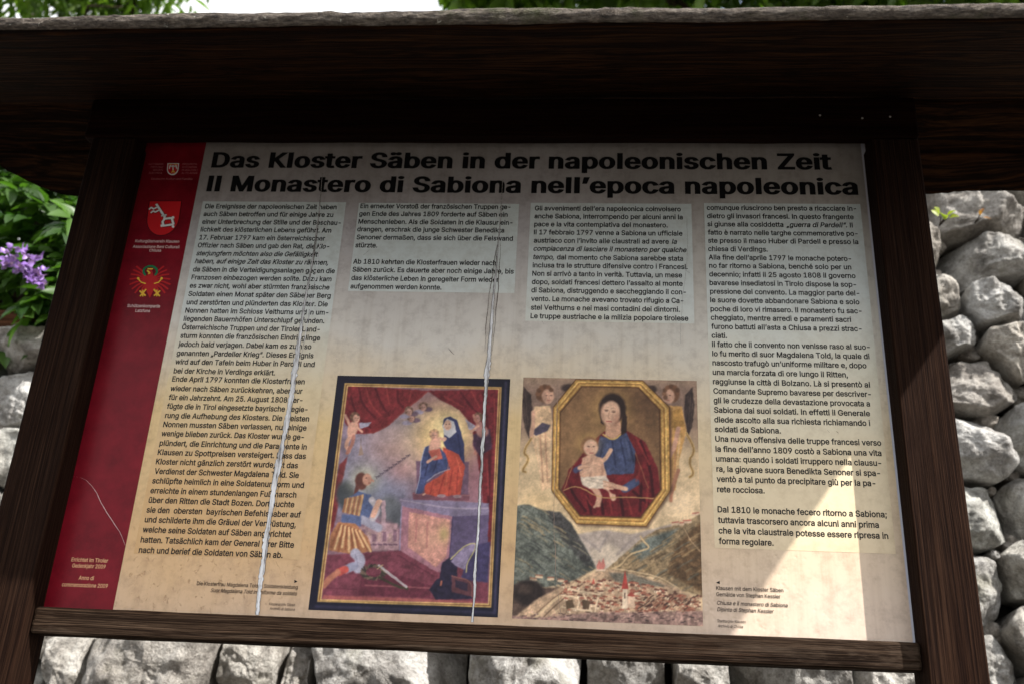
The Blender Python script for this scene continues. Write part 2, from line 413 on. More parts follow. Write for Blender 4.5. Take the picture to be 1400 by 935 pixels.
for i, c in first:
    mb = MB(); stone_mesh(mb, c, i+1); mb.build('stone', M['stone'], wall, smooth=True)
mb = MB()
for i, c in cells:
    if i not in ids: stone_mesh(mb, c, i+1)
# small packing stones wedged into the joints
rk = random.Random(44)
for i, c in cells:
    for q, (x, z) in enumerate(c):
        if q % 2 or z > top_z(x)-0.06: continue
        rr_ = rk.uniform(0.02, 0.042); n0 = len(mb.v)
        stone_mesh(mb, [(x+rr_*1.2*math.cos(a)*rk.uniform(.7,1.2), z+rr_*math.sin(a)*rk.uniform(.7,1.2)) for a in [2*math.pi*k/6 for k in range(6)]], 500+i*9+q)
        mb.v[n0:] = [(a, b+0.05, d) for a, b, d in mb.v[n0:]]
o = mb.build('stone_infill', M['stone'], wall, smooth=True); o['kind'] = 'stuff'

# terrace behind the wall
mb = MB(); V = []; F = []
nx, ny = 40, 20
for j in range(ny+1):
    for i in range(nx+1):
        x = -20+40*i/nx; y = WY+0.45+22*(j/ny)**1.6
        base = top_z(x) if -3 < x < 3 else (0.9 if x < 0 else 1.68)
        V.append((x, y, base-0.10+ (y-1.45)*0.22 + 0.05*mnoise.noise(Vector((x, y, 0)))))
for j in range(ny):
    for i in range(nx): a = j*(nx+1)+i; F.append((a, a+1, a+nx+2, a+nx+1))
mb.add(V, F); tag(mb.build('hillside', M['hillside'], smooth=True), kind='structure')

# ------------------------------------------------------------------ foliage
def leaf(V, F, T, p, d, nrm, L, W, tint, fold=0.25):
    d = d.normalized(); s = d.cross(nrm)
    if s.length < 1e-4: s = d.orthogonal()
    s.normalize(); n = s.cross(d); k = len(V)
    prof = [(0, 0), (0.22, 0.75), (0.5, 1.0), (0.8, 0.55), (1.0, 0)]
    for t, w in prof:
        c = p + d*(L*t) - n*(L*0.22*t*t)
        if w == 0: V.append(c)
        else:
            V.append(c + s*(W*w*0.5) + n*(W*fold*w)); V.append(c); V.append(c - s*(W*w*0.5) + n*(W*fold*w))
    # 0 | 1 2 3 | 4 5 6 | 7 8 9 | 10
    F += [(k,k+1,k+2),(k,k+2,k+3),(k+1,k+4,k+5,k+2),(k+2,k+5,k+6,k+3),(k+4,k+7,k+8,k+5),(k+5,k+8,k+9,k+6),(k+7,k+10,k+8),(k+8,k+10,k+9)]
    T += [tint]*11
def build_leaves(name, mat, parent, V, F, T):
    off = origin(parent) if parent else Vector((0,0,0))
    me = bpy.data.meshes.new(name); me.from_pydata([tuple(v-off) for v in V], [], F); me.update()
    at_ = me.attributes.new('tint', 'FLOAT', 'POINT'); at_.data.foreach_set('value', T)
    me.materials.append(mat); me.polygons.foreach_set('use_smooth', [True]*len(me.polygons))
    o = bpy.data.objects.new(name, me); col.objects.link(o); o.parent = parent; return o
def rv(r): return Vector((r.gauss(0,1), r.gauss(0,1), r.gauss(0,1)))
def pinnate(V, F, T, p, d, r, n=9, L=0.055, W=0.022, step=0.026):
    d = d.normalized(); up = (Vector((0,-0.4,1)) + rv(r)*0.35).normalized(); tint = r.random()
    for k in range(n):
        d = (d + Vector((0,0,-0.07))).normalized()
        s = d.cross(up).normalized(); p = p + d*step
        for sg in (-1, 1):
            leaf(V, F, T, p, (s*sg + d*0.55 + rv(r)*0.12), up + rv(r)*0.2, L*r.uniform(.8,1.15), W, min(1, max(0, tint+r.uniform(-.25,.25))))
    leaf(V, F, T, p, d, up, L, W, tint)

# wisteria on the left, over the low part of the wall
wis = empty('wisteria', (-1.55, 1.5, 0.85))
tag(wis, 'leafy green wisteria with lilac blossom hanging over the low left end of the wall', 'climbing plant')
r = random.Random(3); V, F, T = [], [], []
for k in range(330):
    u = r.uniform(-190, 165); v = r.uniform(150, 412) + (30 if u > 55 else 0)
    y = WY + 0.05 + r.random()**1.3*0.7
    if v > 395 - abs(u-70)*0.15 and y > WY+0.3: continue
    p = Vector(at(u, v, y)); p.z = max(p.z, top_z(p.x)+0.05)
    pinnate(V, F, T, p, Vector((r.uniform(-1,1), r.uniform(-1,.2), r.uniform(-.7,.5))), r, r.randint(3, 5), 0.085, 0.038, 0.04)
for k in range(60):
    u = r.uniform(60, 130); v = r.uniform(290, 440); p = Vector(at(u, v, WY+r.uniform(-0.05, 0.1)))
    pinnate(V, F, T, p, Vector((r.uniform(-1,1), r.uniform(-1,.2), r.uniform(-.9,.2))), r, 3, 0.085, 0.038, 0.038)
build_leaves('foliage', M['leaf'], wis, V, F, T)
mb = MB()
for k in range(7):
    x = -1.9+0.13*k; pts = [(x+r.uniform(-.05,.05), 1.45, 0.75)]
    for q in range(7): pts.append((pts[-1][0]+r.uniform(-.12,.12), pts[-1][1]-r.uniform(-.02,.07), pts[-1][2]+r.uniform(.05,.16)))
    mb.tube(pts, [0.016-0.0015*q for q in range(8)], 6)
a, b = Vector(at(8, 395, WY+0.1)), Vector(at(38, 448, WY-0.02)); mb.tube([a, (a+b)/2+Vector((0,0,0.01)), b], 0.004, 5)
mb.build('stem', M['bark'], wis, smooth=True)
V, F, T = [], [], []
p0, p1 = Vector(at(22, 344, WY-0.22)), Vector(at(52, 388, WY-0.22))
for k in range(62):
    t = r.random()**0.8; c = p0.lerp(p1, t); w = 0.026*(1-0.7*t)
    c = c + Vector((r.gauss(0, w), r.gauss(0, w), r.gauss(0, w*0.7)))
    for _ in range(3): leaf(V, F, T, c, rv(r), rv(r), r.uniform(.014,.022), r.uniform(.012,.018), r.random())
for k in range(10):
    c = Vector(at(12, 358, WY-0.2))+rv(r)*0.008
    for _ in range(3): leaf(V, F, T, c, rv(r), rv(r), .018, .015, r.random())
o = build_leaves('flower_cluster', M['petal'], wis, V, F, T); o['label'] = 'hanging lilac flower cluster'

# old board on top of the low wall
p0, p1 = at(-140, 418, WY+0.14), at(150, 452, WY+0.14)
mb = MB(); x0, x1 = p0[0], p1[0]; zt, zb = at(30, 424, WY-0.02)[2], at(30, 453, WY-0.02)[2]
mb.box((x0, WY-0.02, zb), (x1, WY+0.03, zt))
pl = mb.build('wooden_board', M['oldplank'])
tag(pl, 'red brown wooden edging board lying on the low left part of the stone wall', 'board')
bv = pl.modifiers.new('bevel', 'BEVEL'); bv.width = 0.004; bv.segments = 2

def tree(name, label, base, trunk_top, clumps, nleaf, seed, L, W, cat='tree', group=None):
    root = empty(name, base); tag(root, label, cat, group); r = random.Random(seed)
    mb = MB(); b = Vector(base); tt = Vector(trunk_top)
    pts = [b.lerp(tt, k/6)+Vector((r.uniform(-.06,.06), r.uniform(-.06,.06), 0))*(0 if k == 0 else 1) for k in range(7)]
    mb.tube(pts, [0.13*(1-0.1*k) for k in range(7)], 9)
    for c, s in clumps:
        c = Vector(c); st = pts[r.randint(3, 6)]; mid = st.lerp(c, 0.5)+rv(r)*0.12
        mb.tube([st, mid, c], [0.045, 0.03, 0.01], 6)
        for q in range(4):
            e = c + Vector((r.uniform(-1,1)*s[0], r.uniform(-1,1)*s[1], r.uniform(-1,1)*s[2]))*0.9
            mb.tube([mid.lerp(c, r.random()), (c+e)/2+rv(r)*0.04, e], [0.014, 0.009, 0.004], 5)
    mb.build('trunk', M['bark'], root, smooth=True)
    V, F, T = [], [], []
    for c, s in clumps:
        for k in range(nleaf):
            d = rv(r).normalized()*(r.random()**0.45)
            p = Vector(c)+Vector((d.x*s[0], d.y*s[1], d.z*s[2]))
            q = 3
            base_t = r.random()
            for _ in range(q):
                leaf(V, F, T, p+rv(r)*L*0.35, Vector((r.uniform(-1,1), r.uniform(-1,1), r.uniform(-1.1,.3))), Vector((r.gauss(0,.5), r.gauss(0,.5), 1)), L*r.uniform(.7,1.2), W*r.uniform(.8,1.1), min(1, max(0, base_t+r.uniform(-.2,.2))))
    build_leaves('crown', M['treeleaf'], root, V, F, T)
    return root
def cl(u, v, y, sx, sy, sz):
    p = at(u, v, y); return ((p[0], p[1], p[2]), (sx, sy, sz))
shr = empty('shrub', (-2.3, 2.2, 0.95)); tag(shr, 'dense dark green shrub filling the gap behind the lilac flowers', 'shrub')
r = random.Random(21); V, F, T = [], [], []
for k in range(2600):
    d = rv(r).normalized()*r.random()**0.4; p = Vector((-2.35+d.x*1.15, 2.15+d.y*0.4, 1.75+d.z*0.95))
    if p.z < 0.95: continue
    leaf(V, F, T, p, Vector((r.uniform(-1,1), r.uniform(-1,.4), r.uniform(-1,.4))), Vector((r.gauss(0,.5), r.gauss(0,.5), 1)), r.uniform(.09,.14), r.uniform(.045,.065), r.random())
build_leaves('crown', M['leaf'], shr, V, F, T)
mb = MB()
for k in range(8): mb.tube([(-2.3+r.uniform(-.1,.1), 2.2, 0.9), (-2.3+r.uniform(-.5,.5), 2.2+r.uniform(-.2,.2), 1.5), (-2.3+r.uniform(-.9,.9), 2.2+r.uniform(-.3,.3), 2.2)], [0.03, 0.02, 0.008], 6)
mb.build('stem', M['bark'], shr, smooth=True)
tree('tree', 'narrow leaved green tree above the left end of the board roof', (-3.1, 3.6, 1.1), (-2.7, 3.2, 3.2),
     [cl(-60, -40, 2.9, .75,.5,.55), cl(90, -30, 2.7, .5,.45,.36), cl(180, -45, 2.8, .42,.4,.36), cl(20, -150, 3.0, .9,.6,.6), cl(-200, 20, 3.2, .8,.7,.7), cl(-60, 120, 2.9, .6,.4,.5)], 300, 21, 0.13, 0.03)
tree('tree', 'broad leaved green tree overhanging above the right half of the board roof', (2.0, 4.2, 1.9), (1.8, 3.8, 4.0),
     [cl(700, -34, 3.2, .42,.4,.26), cl(850, -40, 3.2, .5,.45,.30), cl(1020, -44, 3.3, .55,.5,.34), cl(1190, -44, 3.3, .55,.5,.33), cl(1370, -50, 3.4, .6,.5,.36), cl(1100, -190, 3.6, 1.2,.8,.7), cl(1500, -60, 3.6,   .8,.6,.6)], 330, 22, 0.15, 0.075)

def sprig(name, label, u, v, y, n, mat, L, W, seed, cat):
    r = random.Random(seed); p = Vector(at(u, v, y)); root = empty(name, tuple(p)); tag(root, label, cat)
    V, F, T = [], [], []
    mb = MB()
    for k in range(n):
        d = Vector((r.uniform(-1,1), r.uniform(-1,-.2), r.uniform(-.2,1))); e = p+d*L*0.6
        mb.tube([p+Vector((0,0.03,0)), (p+e)/2, e], [0.0016, 0.0013, 0.001], 4)
        leaf(V, F, T, e, d, Vector((0,-1,.6))+rv(r)*0.3, L, W, r.random())
    mb.build('stem', M['bark'], root); build_leaves('foliage', mat, root, V, F, T)
sprig('wall_plant', 'small yellow green plant sprouting between wall stones right of the board', 1289, 302, WY-0.12, 6, M['yleaf'], 0.026, 0.024, 1, 'plant')
sprig('wall_plant', 'dry orange brown sprig between stones near the right picture edge', 1338, 298, WY-0.12, 4, M['dryleaf'], 0.02, 0.011, 2, 'plant')
sprig('wall_plant', 'tiny pale green weed in a stone gap under the lower left rail', 364, 926, WY-0.03, 5, M['yleaf'], 0.018, 0.012, 3, 'plant')

# ------------------------------------------------------------------ the notice board
board = empty('information_board', (0, 0, GROUND))
tag(board, 'roofed wooden information board with a printed history panel about a monastery', 'information board')
def bevel(o, w=0.003, seg=2):
    b = o.modifiers.new('bevel', 'BEVEL'); b.width = w; b.segments = seg; b.limit_method = 'ANGLE'; return o
def rough_board(name, mat, a, b, parent, nx_, ny_, nz_, amp, seed, freq=(6, 40, 40), fn=None, bev=0.004):
    """a board whose faces are subdivided and worn: closed box grid pushed by noise"""
    x0, y0, z0 = a; x1, y1, z1 = b; idx = {}; mb = MB(); V = []; F = []
    def vid(i, j, k):
        key = (i, j, k)
        if key not in idx:
            p = Vector((x0+(x1-x0)*i/nx_, y0+(y1-y0)*j/ny_, z0+(z1-z0)*k/nz_))
            cen = Vector((p.x, (y0+y1)/2, (z0+z1)/2))
            w = Vector((p.x*freq[0]+seed*7, p.y*freq[1], p.z*freq[2]))
            d = p-cen; d.x = 0
            nv = mnoise.fractal(w, 0.8, 2.1, 4)*amp
            if d.length > 1e-6: p = p + d.normalized()*nv
            if fn: p = fn(p)
            idx[key] = len(V); V.append(p)
        return idx[key]
    for i in range(nx_):
        for j in range(ny_):
            F.append((vid(i,j,0), vid(i,j+1,0), vid(i+1,j+1,0), vid(i+1,j,0))); F.append((vid(i,j,nz_), vid(i+1,j,nz_), vid(i+1,j+1,nz_), vid(i,j+1,nz_)))
        for k in range(nz_):
            F.append((vid(i,0,k), vid(i+1,0,k), vid(i+1,0,k+1), vid(i,0,k+1))); F.append((vid(i,ny_,k), vid(i,ny_,k+1), vid(i+1,ny_,k+1), vid(i+1,ny_,k)))
    for j in range(ny_):
        for k in range(nz_):
            F.append((vid(0,j,k), vid(0,j,k+1), vid(0,j+1,k+1), vid(0,j+1,k))); F.append((vid(nx_,j,k), vid(nx_,j+1,k), vid(nx_,j+1,k+1), vid(nx_,j,k+1)))
    mb.add(V, F); o = mb.build(name, mat, parent, smooth=False)
    if bev: bevel(o, bev)
    return o
for x0, x1 in ((-0.783, -0.694), (0.695, 0.781)):
    mb = MB(); mb.box((x0, -0.05, GROUND), (x1, 0.026, 0.8805)); mb.box((x0+0.004, -0.0265, 0.8785), (x1-0.004, 0.024, 0.968))
    bevel(mb.build('post', M['post'], board), 0.004, 3)
rough_board('top_rail', M['beam'], (-0.80, -0.053, 0.8815), (0.782, -0.028, 0.969), board, 60, 1, 3, 0.0012, 2)
rough_board('bottom_rail', M['rail'], (-0.693, -0.028, -0.046), (0.694, 0.012, -0.004), board, 120, 3, 4, 0.0018, 5, (5, 60, 60), bev=0.005)

# roof: one broad worn board in front, two behind
SL = 0.458; RZ = 0.997
def slope_board(name, mats, y0, y1, zr, th, x0, x1, seed, front_edge=False, wane=0.0, taper=0.0):
    nx_, ny_ = 200, 14; V = []; F = []; mi = []
    sgn = 1 if y1 > y0 else -1; lo = {}; nrm = Vector((0, SL*sgn, 1)).normalized()
    def P(i, j, top):
        x = x0+(x1-x0)*i/nx_; t = j/ny_; y = y0+(y1-y0)*t
        if t == 1: y += (wane*mnoise.fractal(Vector((x*2.3+seed, seed, 0)), 0.8, 2, 5) + 0.003*mnoise.noise(Vector((x*60, seed, 3))))
        if wane and (i < 14): y -= sgn*wane*6*((14-i)/14)**2*t
        if taper: y -= taper*t*(x+1.1)/2.2
        z = zr - SL*abs(y) + (0.004*x if front_edge else 0)
        p = Vector((x, y, z))
        if top:
            thk = th*(1 + 0.16*mnoise.fractal(Vector((x*4, y*9, seed)), 0.8, 2, 5)); p = p + nrm*thk
        return p + nrm*0.0016*mnoise.fractal(Vector((x*7, y*60, seed+top)), 0.8, 2, 4)
    mb = MB(); idx = [[[0]*2 for _ in range(ny_+1)] for _ in range(nx_+1)]
    for i in range(nx_+1):
        for j in range(ny_+1):
            for k in (0, 1): idx[i][j][k] = len(V); V.append(P(i, j, k))
    extra = {}
    K = 6
    for i in range(nx_+1):       # worn rounded front edge
        a, b = V[idx[i][ny_][0]], V[idx[i][ny_][1]]; row = [idx[i][ny_][0]]
        for k in range(1, K):
            t = k/K; p = a.lerp(b, t); bul = math.sin(math.pi*t)*th*0.28
            p = p + Vector((0, sgn*bul, -0.1*bul)) + Vector((0, sgn, 0.25))*(0.004*mnoise.fractal(Vector((p.x*26, t*9, seed)), 0.7, 2.1, 5))
            row.append(len(V)); V.append(p)
        row.append(idx[i][ny_][1]); extra[i] = row
    fl = (lambda f: f) if sgn < 0 else (lambda f: f[::-1])
    for i in range(nx_):
        for j in range(ny_):
            F.append(fl((idx[i][j][0], idx[i][j+1][0], idx[i+1][j+1][0], idx[i+1][j][0]))[::-1]); mi.append(0)
            F.append(fl((idx[i][j][1], idx[i+1][j][1], idx[i+1][j+1][1], idx[i][j+1][1]))[::-1]); mi.append(1)
        F.append((idx[i][0][0], idx[i+1][0][0], idx[i+1][0][1], idx[i][0][1])); mi.append(0)
        for k in range(K):
            F.append((extra[i][k], extra[i+1][k], extra[i+1][k+1], extra[i][k+1])); mi.append(1 if front_edge else 0)
    for i in (0, nx_):
        F.append(tuple([idx[i][j][0] for j in range(ny_+1)] + extra[i][1:-1] + [idx[i][j][1] for j in range(ny_, -1, -1)])); mi.append(0)
    mb.add(V, F); mb.m = mi
    o = mb.build(name, mats, board, smooth=True); return o
slope_board('roof_board', [M['plank'], M['edge']], 0.0, -0.482, RZ, 0.020, -1.22, 1.116, 1.0, True)
slope_board('roof_board', [M['plank'], M['edge']], 0.002, 0.102, RZ, 0.030, -1.20, 1.14, 5.0, False)
slope_board('roof_board', [M['plank'], M['edge']], 0.098, 0.205, RZ-0.006, 0.026, -1.085, 1.145, 9.0, False, 0.012, 0.024)

mb = MB(); mb.add([(x, y, z) for x in (-1.215, 1.11) for y, z in ((-0.045, RZ-0.0), (0, RZ+0.036), (0.045, RZ-0.0), (0.045, RZ+0.026), (0, RZ+0.056), (-0.045, RZ+0.026))],
    [(0,1,2,3,4,5)[::-1], (6,7,8,9,10,11)]+[(k, (k+1)%6, 6+(k+1)%6, 6+k) for k in range(6)])
mb.build('ridge_light_stop', M['edge'], board)  # added unseen above the ridge to stop sky light leaking through the seam

# panel -------------------------------------------------------------
PT = -0.0           # front face plane of the panel
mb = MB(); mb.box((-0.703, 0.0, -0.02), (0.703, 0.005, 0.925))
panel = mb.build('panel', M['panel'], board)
def sheet(name, mat, px4, y):
    pts = [at(u, v, 0.0) for u, v in px4]
    xs0 = (pts[0][0]+pts[3][0])/2; xs1 = (pts[1][0]+pts[2][0])/2; z1 = (pts[0][2]+pts[1][2])/2; z0 = (pts[2][2]+pts[3][2])/2
    return xs0, xs1, z0, z1
def rect(mb, x0, x1, z0, z1, y): mb.add([(x0,y,z0),(x1,y,z0),(x1,y,z1),(x0,y,z1)], [(0,1,2,3)])
E1, E2, E3, E4 = -0.0003, -0.0006, -0.0009, -0.0013
xb = (at(282,196)[0]+at(155,831)[0])/2
mb = MB(); rect(mb, -0.7025, xb, -0.019, 0.924, E1); mb.build('red_band', M['red'], panel)
mb = MB(); rect(mb, 0.6915, 0.7025, -0.019, 0.924, E1); mb.build('margin_strip', M['edge_strip'], panel)
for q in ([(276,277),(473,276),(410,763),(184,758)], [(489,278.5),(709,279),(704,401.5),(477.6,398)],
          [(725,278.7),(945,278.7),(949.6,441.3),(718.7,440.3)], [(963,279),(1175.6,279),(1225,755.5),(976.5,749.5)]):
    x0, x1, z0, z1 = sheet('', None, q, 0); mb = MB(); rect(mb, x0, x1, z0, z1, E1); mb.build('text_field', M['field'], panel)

# lettering ----------------------------------------------------------
import os
FONT = None
try: FONT = bpy.data.fonts.load(os.path.join(bpy.utils.system_resource('DATAFILES', path='fonts'), 'Inter.woff2'))   # the sans serif that ships inside Blender
except Exception: FONT = None
from mathutils.geometry import delaunay_2d_cdt
def glyphs(body, shear, offset, vy=1.0, space=1.0):
    """outlines of a line of type, thickened by offset and triangulated by winding number"""
    cu = bpy.data.curves.new('lettering', 'FONT'); cu.body = body
    if FONT: cu.font = FONT; cu.body = body.replace('I', '\u0399').replace('l', '\u0399')     # plain upright strokes, as in the lettering of the sign
    cu.size = 1.0; cu.shear = shear; cu.space_character = space
    ob = bpy.data.objects.new('lettering', cu); col.objects.link(ob)
    dg = bpy.context.evaluated_depsgraph_get(); ev = ob.evaluated_get(dg); cv = ev.to_curve(dg)
    loops = []
    for sp in cv.splines:
        bp = sp.bezier_points; n = len(bp); pts = []
        if n < 2: continue
        for k in range(n):
            a, b = bp[k], bp[(k+1) % n]; p0, p1, p2, p3 = (np.array(q[:2]) for q in (a.co, a.handle_right, b.handle_left, b.co))
            ch = p3-p0; L = np.hypot(*ch)+1e-9
            flat = max(abs(ch[0]*(p1-p0)[1]-ch[1]*(p1-p0)[0]), abs(ch[0]*(p2-p0)[1]-ch[1]*(p2-p0)[0]))/L
            st = 1 if flat < 0.004 else (3 if flat < 0.03 else 4)
            for t in range(st):
                t = t/st; u = 1-t; pts.append(u*u*u*p0+3*u*u*t*p1+3*u*t*t*p2+t*t*t*p3)
        q = [pts[0]]
        for p in pts[1:]:
            if np.hypot(*(p-q[-1])) > 2e-4: q.append(p)
        if len(q) > 2 and np.hypot(*(q[0]-q[-1])) <= 2e-4: q.pop()
        if len(q) > 2: loops.append(np.array(q))
    ev.to_curve_clear(); bpy.data.objects.remove(ob); bpy.data.curves.remove(cu)
    if not loops: return np.zeros((0, 2)), []
    area = sum(0.5*np.sum(l[:, 0]*np.roll(l[:, 1], -1)-np.roll(l[:, 0], -1)*l[:, 1]) for l in loops); sg = 1 if area > 0 else -1
    if offset:
        out = []
        for l in loops:
            d0 = l-np.roll(l, 1, 0); d1 = np.roll(l, -1, 0)-l
            d0 /= np.linalg.norm(d0, axis=1)[:, None]+1e-12; d1 /= np.linalg.norm(d1, axis=1)[:, None]+1e-12
            n0 = np.stack([d0[:, 1], -d0[:, 0]], 1)*sg; n1 = np.stack([d1[:, 1], -d1[:, 0]], 1)*sg
            m_ = n0+n1; m_ /= np.linalg.norm(m_, axis=1)[:, None]+1e-9
            c = np.clip(np.sum(m_*n0, 1), 0.62, 1); out.append(l+m_*(offset/c)[:, None]*np.array([1.0, vy]))
        loops = out
    # glyph clusters: loops whose boxes overlap in x are triangulated together
    order = sorted(loops, key=lambda l: l[:, 0].min()); groups = []; hi = -9
    for l in order:
        if l[:, 0].min() > hi+1e-4: groups.append([])
        groups[-1].append(l); hi = max(hi, l[:, 0].max())
    VV = []; FF = []
    for g in groups:
        pts = []; ed = []
        for l in g:
            k = len(pts); pts += [Vector(p) for p in l]; ed += [(k+q, k+(q+1) % len(l)) for q in range(len(l))]
        vo, eo, fo = delaunay_2d_cdt(pts, ed, [], 0, 1e-5)[:3]
        vo = np.array([tuple(p) for p in vo]); fo = np.array([tuple(f) for f in fo if len(f) == 3])
        if len(fo) == 0: continue
        c = vo[fo].mean(1); w = np.zeros(len(c))
        for l in g:
            a = l; b = np.roll(l, -1, 0); ay, by = a[:, 1][None], b[:, 1][None]; cy = c[:, 1][:, None]
            xi = a[:, 0][None]+(cy-ay)/(by-ay+1e-15)*(b[:, 0]-a[:, 0])[None]; right = xi > c[:, 0][:, None]
            w += np.sum(((ay <= cy) & (by > cy) & right).astype(int)-((ay > cy) & (by <= cy) & right).astype(int), 1)
        keep = fo[(w*sg) > 0]; n0 = sum(len(v) for v in VV); VV.append(vo); FF += [tuple(int(q)+n0 for q in f) for f in keep]
    return np.concatenate(VV), FF
CAPH = glyphs('H', 0, 0)[0][:, 1].max()
def text_line(mb, s, xl, xr, base, cap, y, it=False, off=0.012, vy=1.0, space=1.0):
    """s may switch italics with *; fitted between two pixels on the panel, cap = capital height in metres"""
    segs = s.split('*'); VV = []; FF = []; x = 0.0; italic = it
    for k, sg in enumerate(segs):
        if k > 0: italic = not italic
        if not sg: continue
        lead = len(sg)-len(sg.lstrip(' ')); x += lead*0.27
        v, f = glyphs(sg.strip(' ') if len(segs) > 1 else sg, 0.22 if italic else 0.0, off, vy, space)
        if len(v) == 0: continue
        n0 = sum(len(a) for a in VV); mn = v[:, 0].min()
        v = v.copy(); v[:, 0] += x-mn; x = v[:, 0].max() + (len(sg)-len(sg.rstrip(' ')))*0.27 + 0.02
        VV.append(v); FF += [tuple(i+n0 for i in p) for p in f]
    v = np.concatenate(VV); a = at(xl, base); w = None
    pz = a[2]
    # right end: same height on the panel, pixel column xr
    xs = np.linspace(-0.72, 0.72, 600); uu, _ = project(xs, np.zeros(600), np.full(600, pz)); xr_w = float(np.interp(xr, uu, xs))
    sx = (xr_w-a[0])/(v[:, 0].max()-v[:, 0].min()); sz = cap/CAPH
    X = a[0]+(v[:, 0]-v[:, 0].min())*sx; Z = pz+v[:, 1]*sz
    mb.add([(p, y, q) for p, q in zip(X, Z)], FF)
def block(name, lines, org, sc, cap, parent=panel, mat=None, y=E2, off=0.02, mb=None, fin=True):
    mb = mb or MB()
    for s, xl, xr, b in lines:
        it = s.startswith('~'); text_line(mb, s.lstrip('~'), org[0]+xl/sc, org[0]+xr/sc, org[1]+b/sc, cap, y, it, off)
    if fin: return mb.build(name, mat or M['ink'], parent)
    return mb
t = MB()
text_line(t, 'Das Kloster Säben in der napoleonischen Zeit', 288.5, 1138, 229.3, 0.0335, E2, False, 0.040, 0.42, 1.06)
text_line(t, "Il Monastero di Sabiona nell’epoca napoleonica", 282, 1173.5, 261.7, 0.0335, E2, False, 0.040, 0.42, 1.06)
t.build('title', M['ink'], panel)
BODY = 0.0096
c1 = [("Die Ereignisse der napoleonischen Zeit haben",300,972,58),("auch Säben betroffen und für einige Jahre zu",292,955,97),("einer Unterbrechung der Stille und der Beschau-",285,993,137),
 ("lichkeit des klösterlichen Lebens geführt. Am",277,945,176),("17. Februar 1797 kam ein österreichischer",270,913,217),("Offizier nach Säben und gab den Rat, *die Klo-",262,935,257),
 ("~sterjungfern möchten also die Gefälligkeit",255,877,298),("~haben, auf einige Zeit das Kloster zu räumen,",247,930,338),("da Säben in die Verteidigungsanlagen gegen die",238,963,380),
 ("Franzosen einbezogen werden sollte. Dazu kam",230,946,421),("es zwar nicht, wohl aber stürmten französische",221,936,463),("Soldaten einen Monat später den Säbener Berg",214,942,505),
 ("und zerstörten und plünderten das Kloster. Die",205,927,548),("Nonnen hatten im Schloss Velthurns und in um-",198,930,590),("liegenden Bauernhöfen Unterschlupf gefunden.",190,910,632),
 ("Österreichische Truppen und der Tiroler Land-",181,886,675),("sturm konnten die französischen Eindringlinge",173,888,718),("jedoch bald verjagen. Dabei kam es zum so",163,843,762),
 ("genannten „Pardeller Krieg“. Dieses Ereignis",154,854,807),("wird auf den Tafeln beim Huber in Pardell und",147,860,851),("bei der Kirche in Verdings erklärt.",139,658,897)]
c1b = [("Ende April 1797 konnten die Klosterfrauen",234,886,40),("wieder nach Säben zurückkehren, aber nur",225,875,86),("für ein Jahrzehnt. Am 25. August 1808 ver-",217,875,130),
 ("fügte die in Tirol eingesetzte bayrische Regie-",208,900,174),("rung die Aufhebung des Klosters. Die meisten",199,908,219),("Nonnen mussten Säben verlassen, nur einige",190,895,263),
 ("wenige blieben zurück. Das Kloster wurde ge-",181,882,308),("plündert, die Einrichtung und die Paramente in",172,896,355),("Klausen zu Spottpreisen versteigert. Dass das",163,892,400),
 ("Kloster nicht gänzlich zerstört wurde, ist das",154,853,446),("Verdienst der Schwester Magdalena Told. Sie",147,857,493),("schlüpfte heimlich in eine Soldatenuniform und",136,882,540),
 ("erreichte in einem stundenlangen Fußmarsch",127,845,588),("über den Ritten die Stadt Bozen. Dort suchte",118,835,635),("sie den  obersten  bayrischen Befehlshaber auf",108,867,683),
 ("und schilderte ihm die Gräuel der Verwüstung,",99,843,731),("welche seine Soldaten auf Säben angerichtet",89,820,780),("hatten. Tatsächlich kam der General ihrer Bitte",79,833,830),("nach und berief die Soldaten von Säben ab.",70,778,881)]
t = block('', c1, (200,270), 3.739, BODY, fin=False); block('text_column', c1b, (170,510), 3.596, BODY, mb=t)
c2 = [("Ein erneuter Vorstoß der französischen Truppen ge-",175,1281,82),("gen Ende des Jahres 1809 forderte auf Säben ein",166,1260,138),("Menschenleben. Als die Soldaten in die Klausur ein-",160,1296,196),
 ("drangen, erschrak die junge Schwester Benedikta",152,1235,252),("Senoner dermaßen, dass sie sich über die Felswand",147,1299,311),("stürzte.",138,300,370),
 ("Ab 1810 kehrten die Klosterfrauen wieder nach",122,1175,490),("Säben zurück. Es dauerte aber noch einige Jahre, bis",117,1305,549),("das klösterliche Leben in geregelter Form wieder",109,1195,611),("aufgenommen werden konnte.",102,773,672)]
block('text_column', c2[:6], (460,270), 5.385, BODY); block('text_column', c2[6:], (460,270), 5.385, BODY)
c3 = [("Gli avvenimenti dell’era napoleonica coinvolsero",110,1147,95),("anche Sabiona, interrompendo per alcuni anni la",107,1161,151),("pace e la vita contemplativa del monastero.",106,1054,208),
 ("Il 17 febbraio 1797 venne a Sabiona un ufficiale",103,1159,265),("austriaco con l’invito alle claustrali ad avere *la",102,1121,323),("~compiacenza di lasciare il monastero per qualche",100,1189,381),
 ("*tempo,* dal momento che Sabiona sarebbe stata",98,1164,441),("inclusa tra le strutture difensive contro i Francesi.",94,1196,499),("Non si arrivò a tanto in verità. Tuttavia, un mese",91,1157,558),
 ("dopo, soldati francesi dettero l’assalto al monte",88,1161,617),("di Sabiona, distruggendo e saccheggiando il con-",85,1184,676),("vento. Le monache avevano trovato rifugio a Ca-",83,1165,737),
 ("stel Velthurns e nei masi contadini dei dintorni.",81,1141,799),("Le truppe austriache e la milizia popolare tirolese",79,1201,860)]
block('text_column', c3, (710,270), 5.196, BODY)
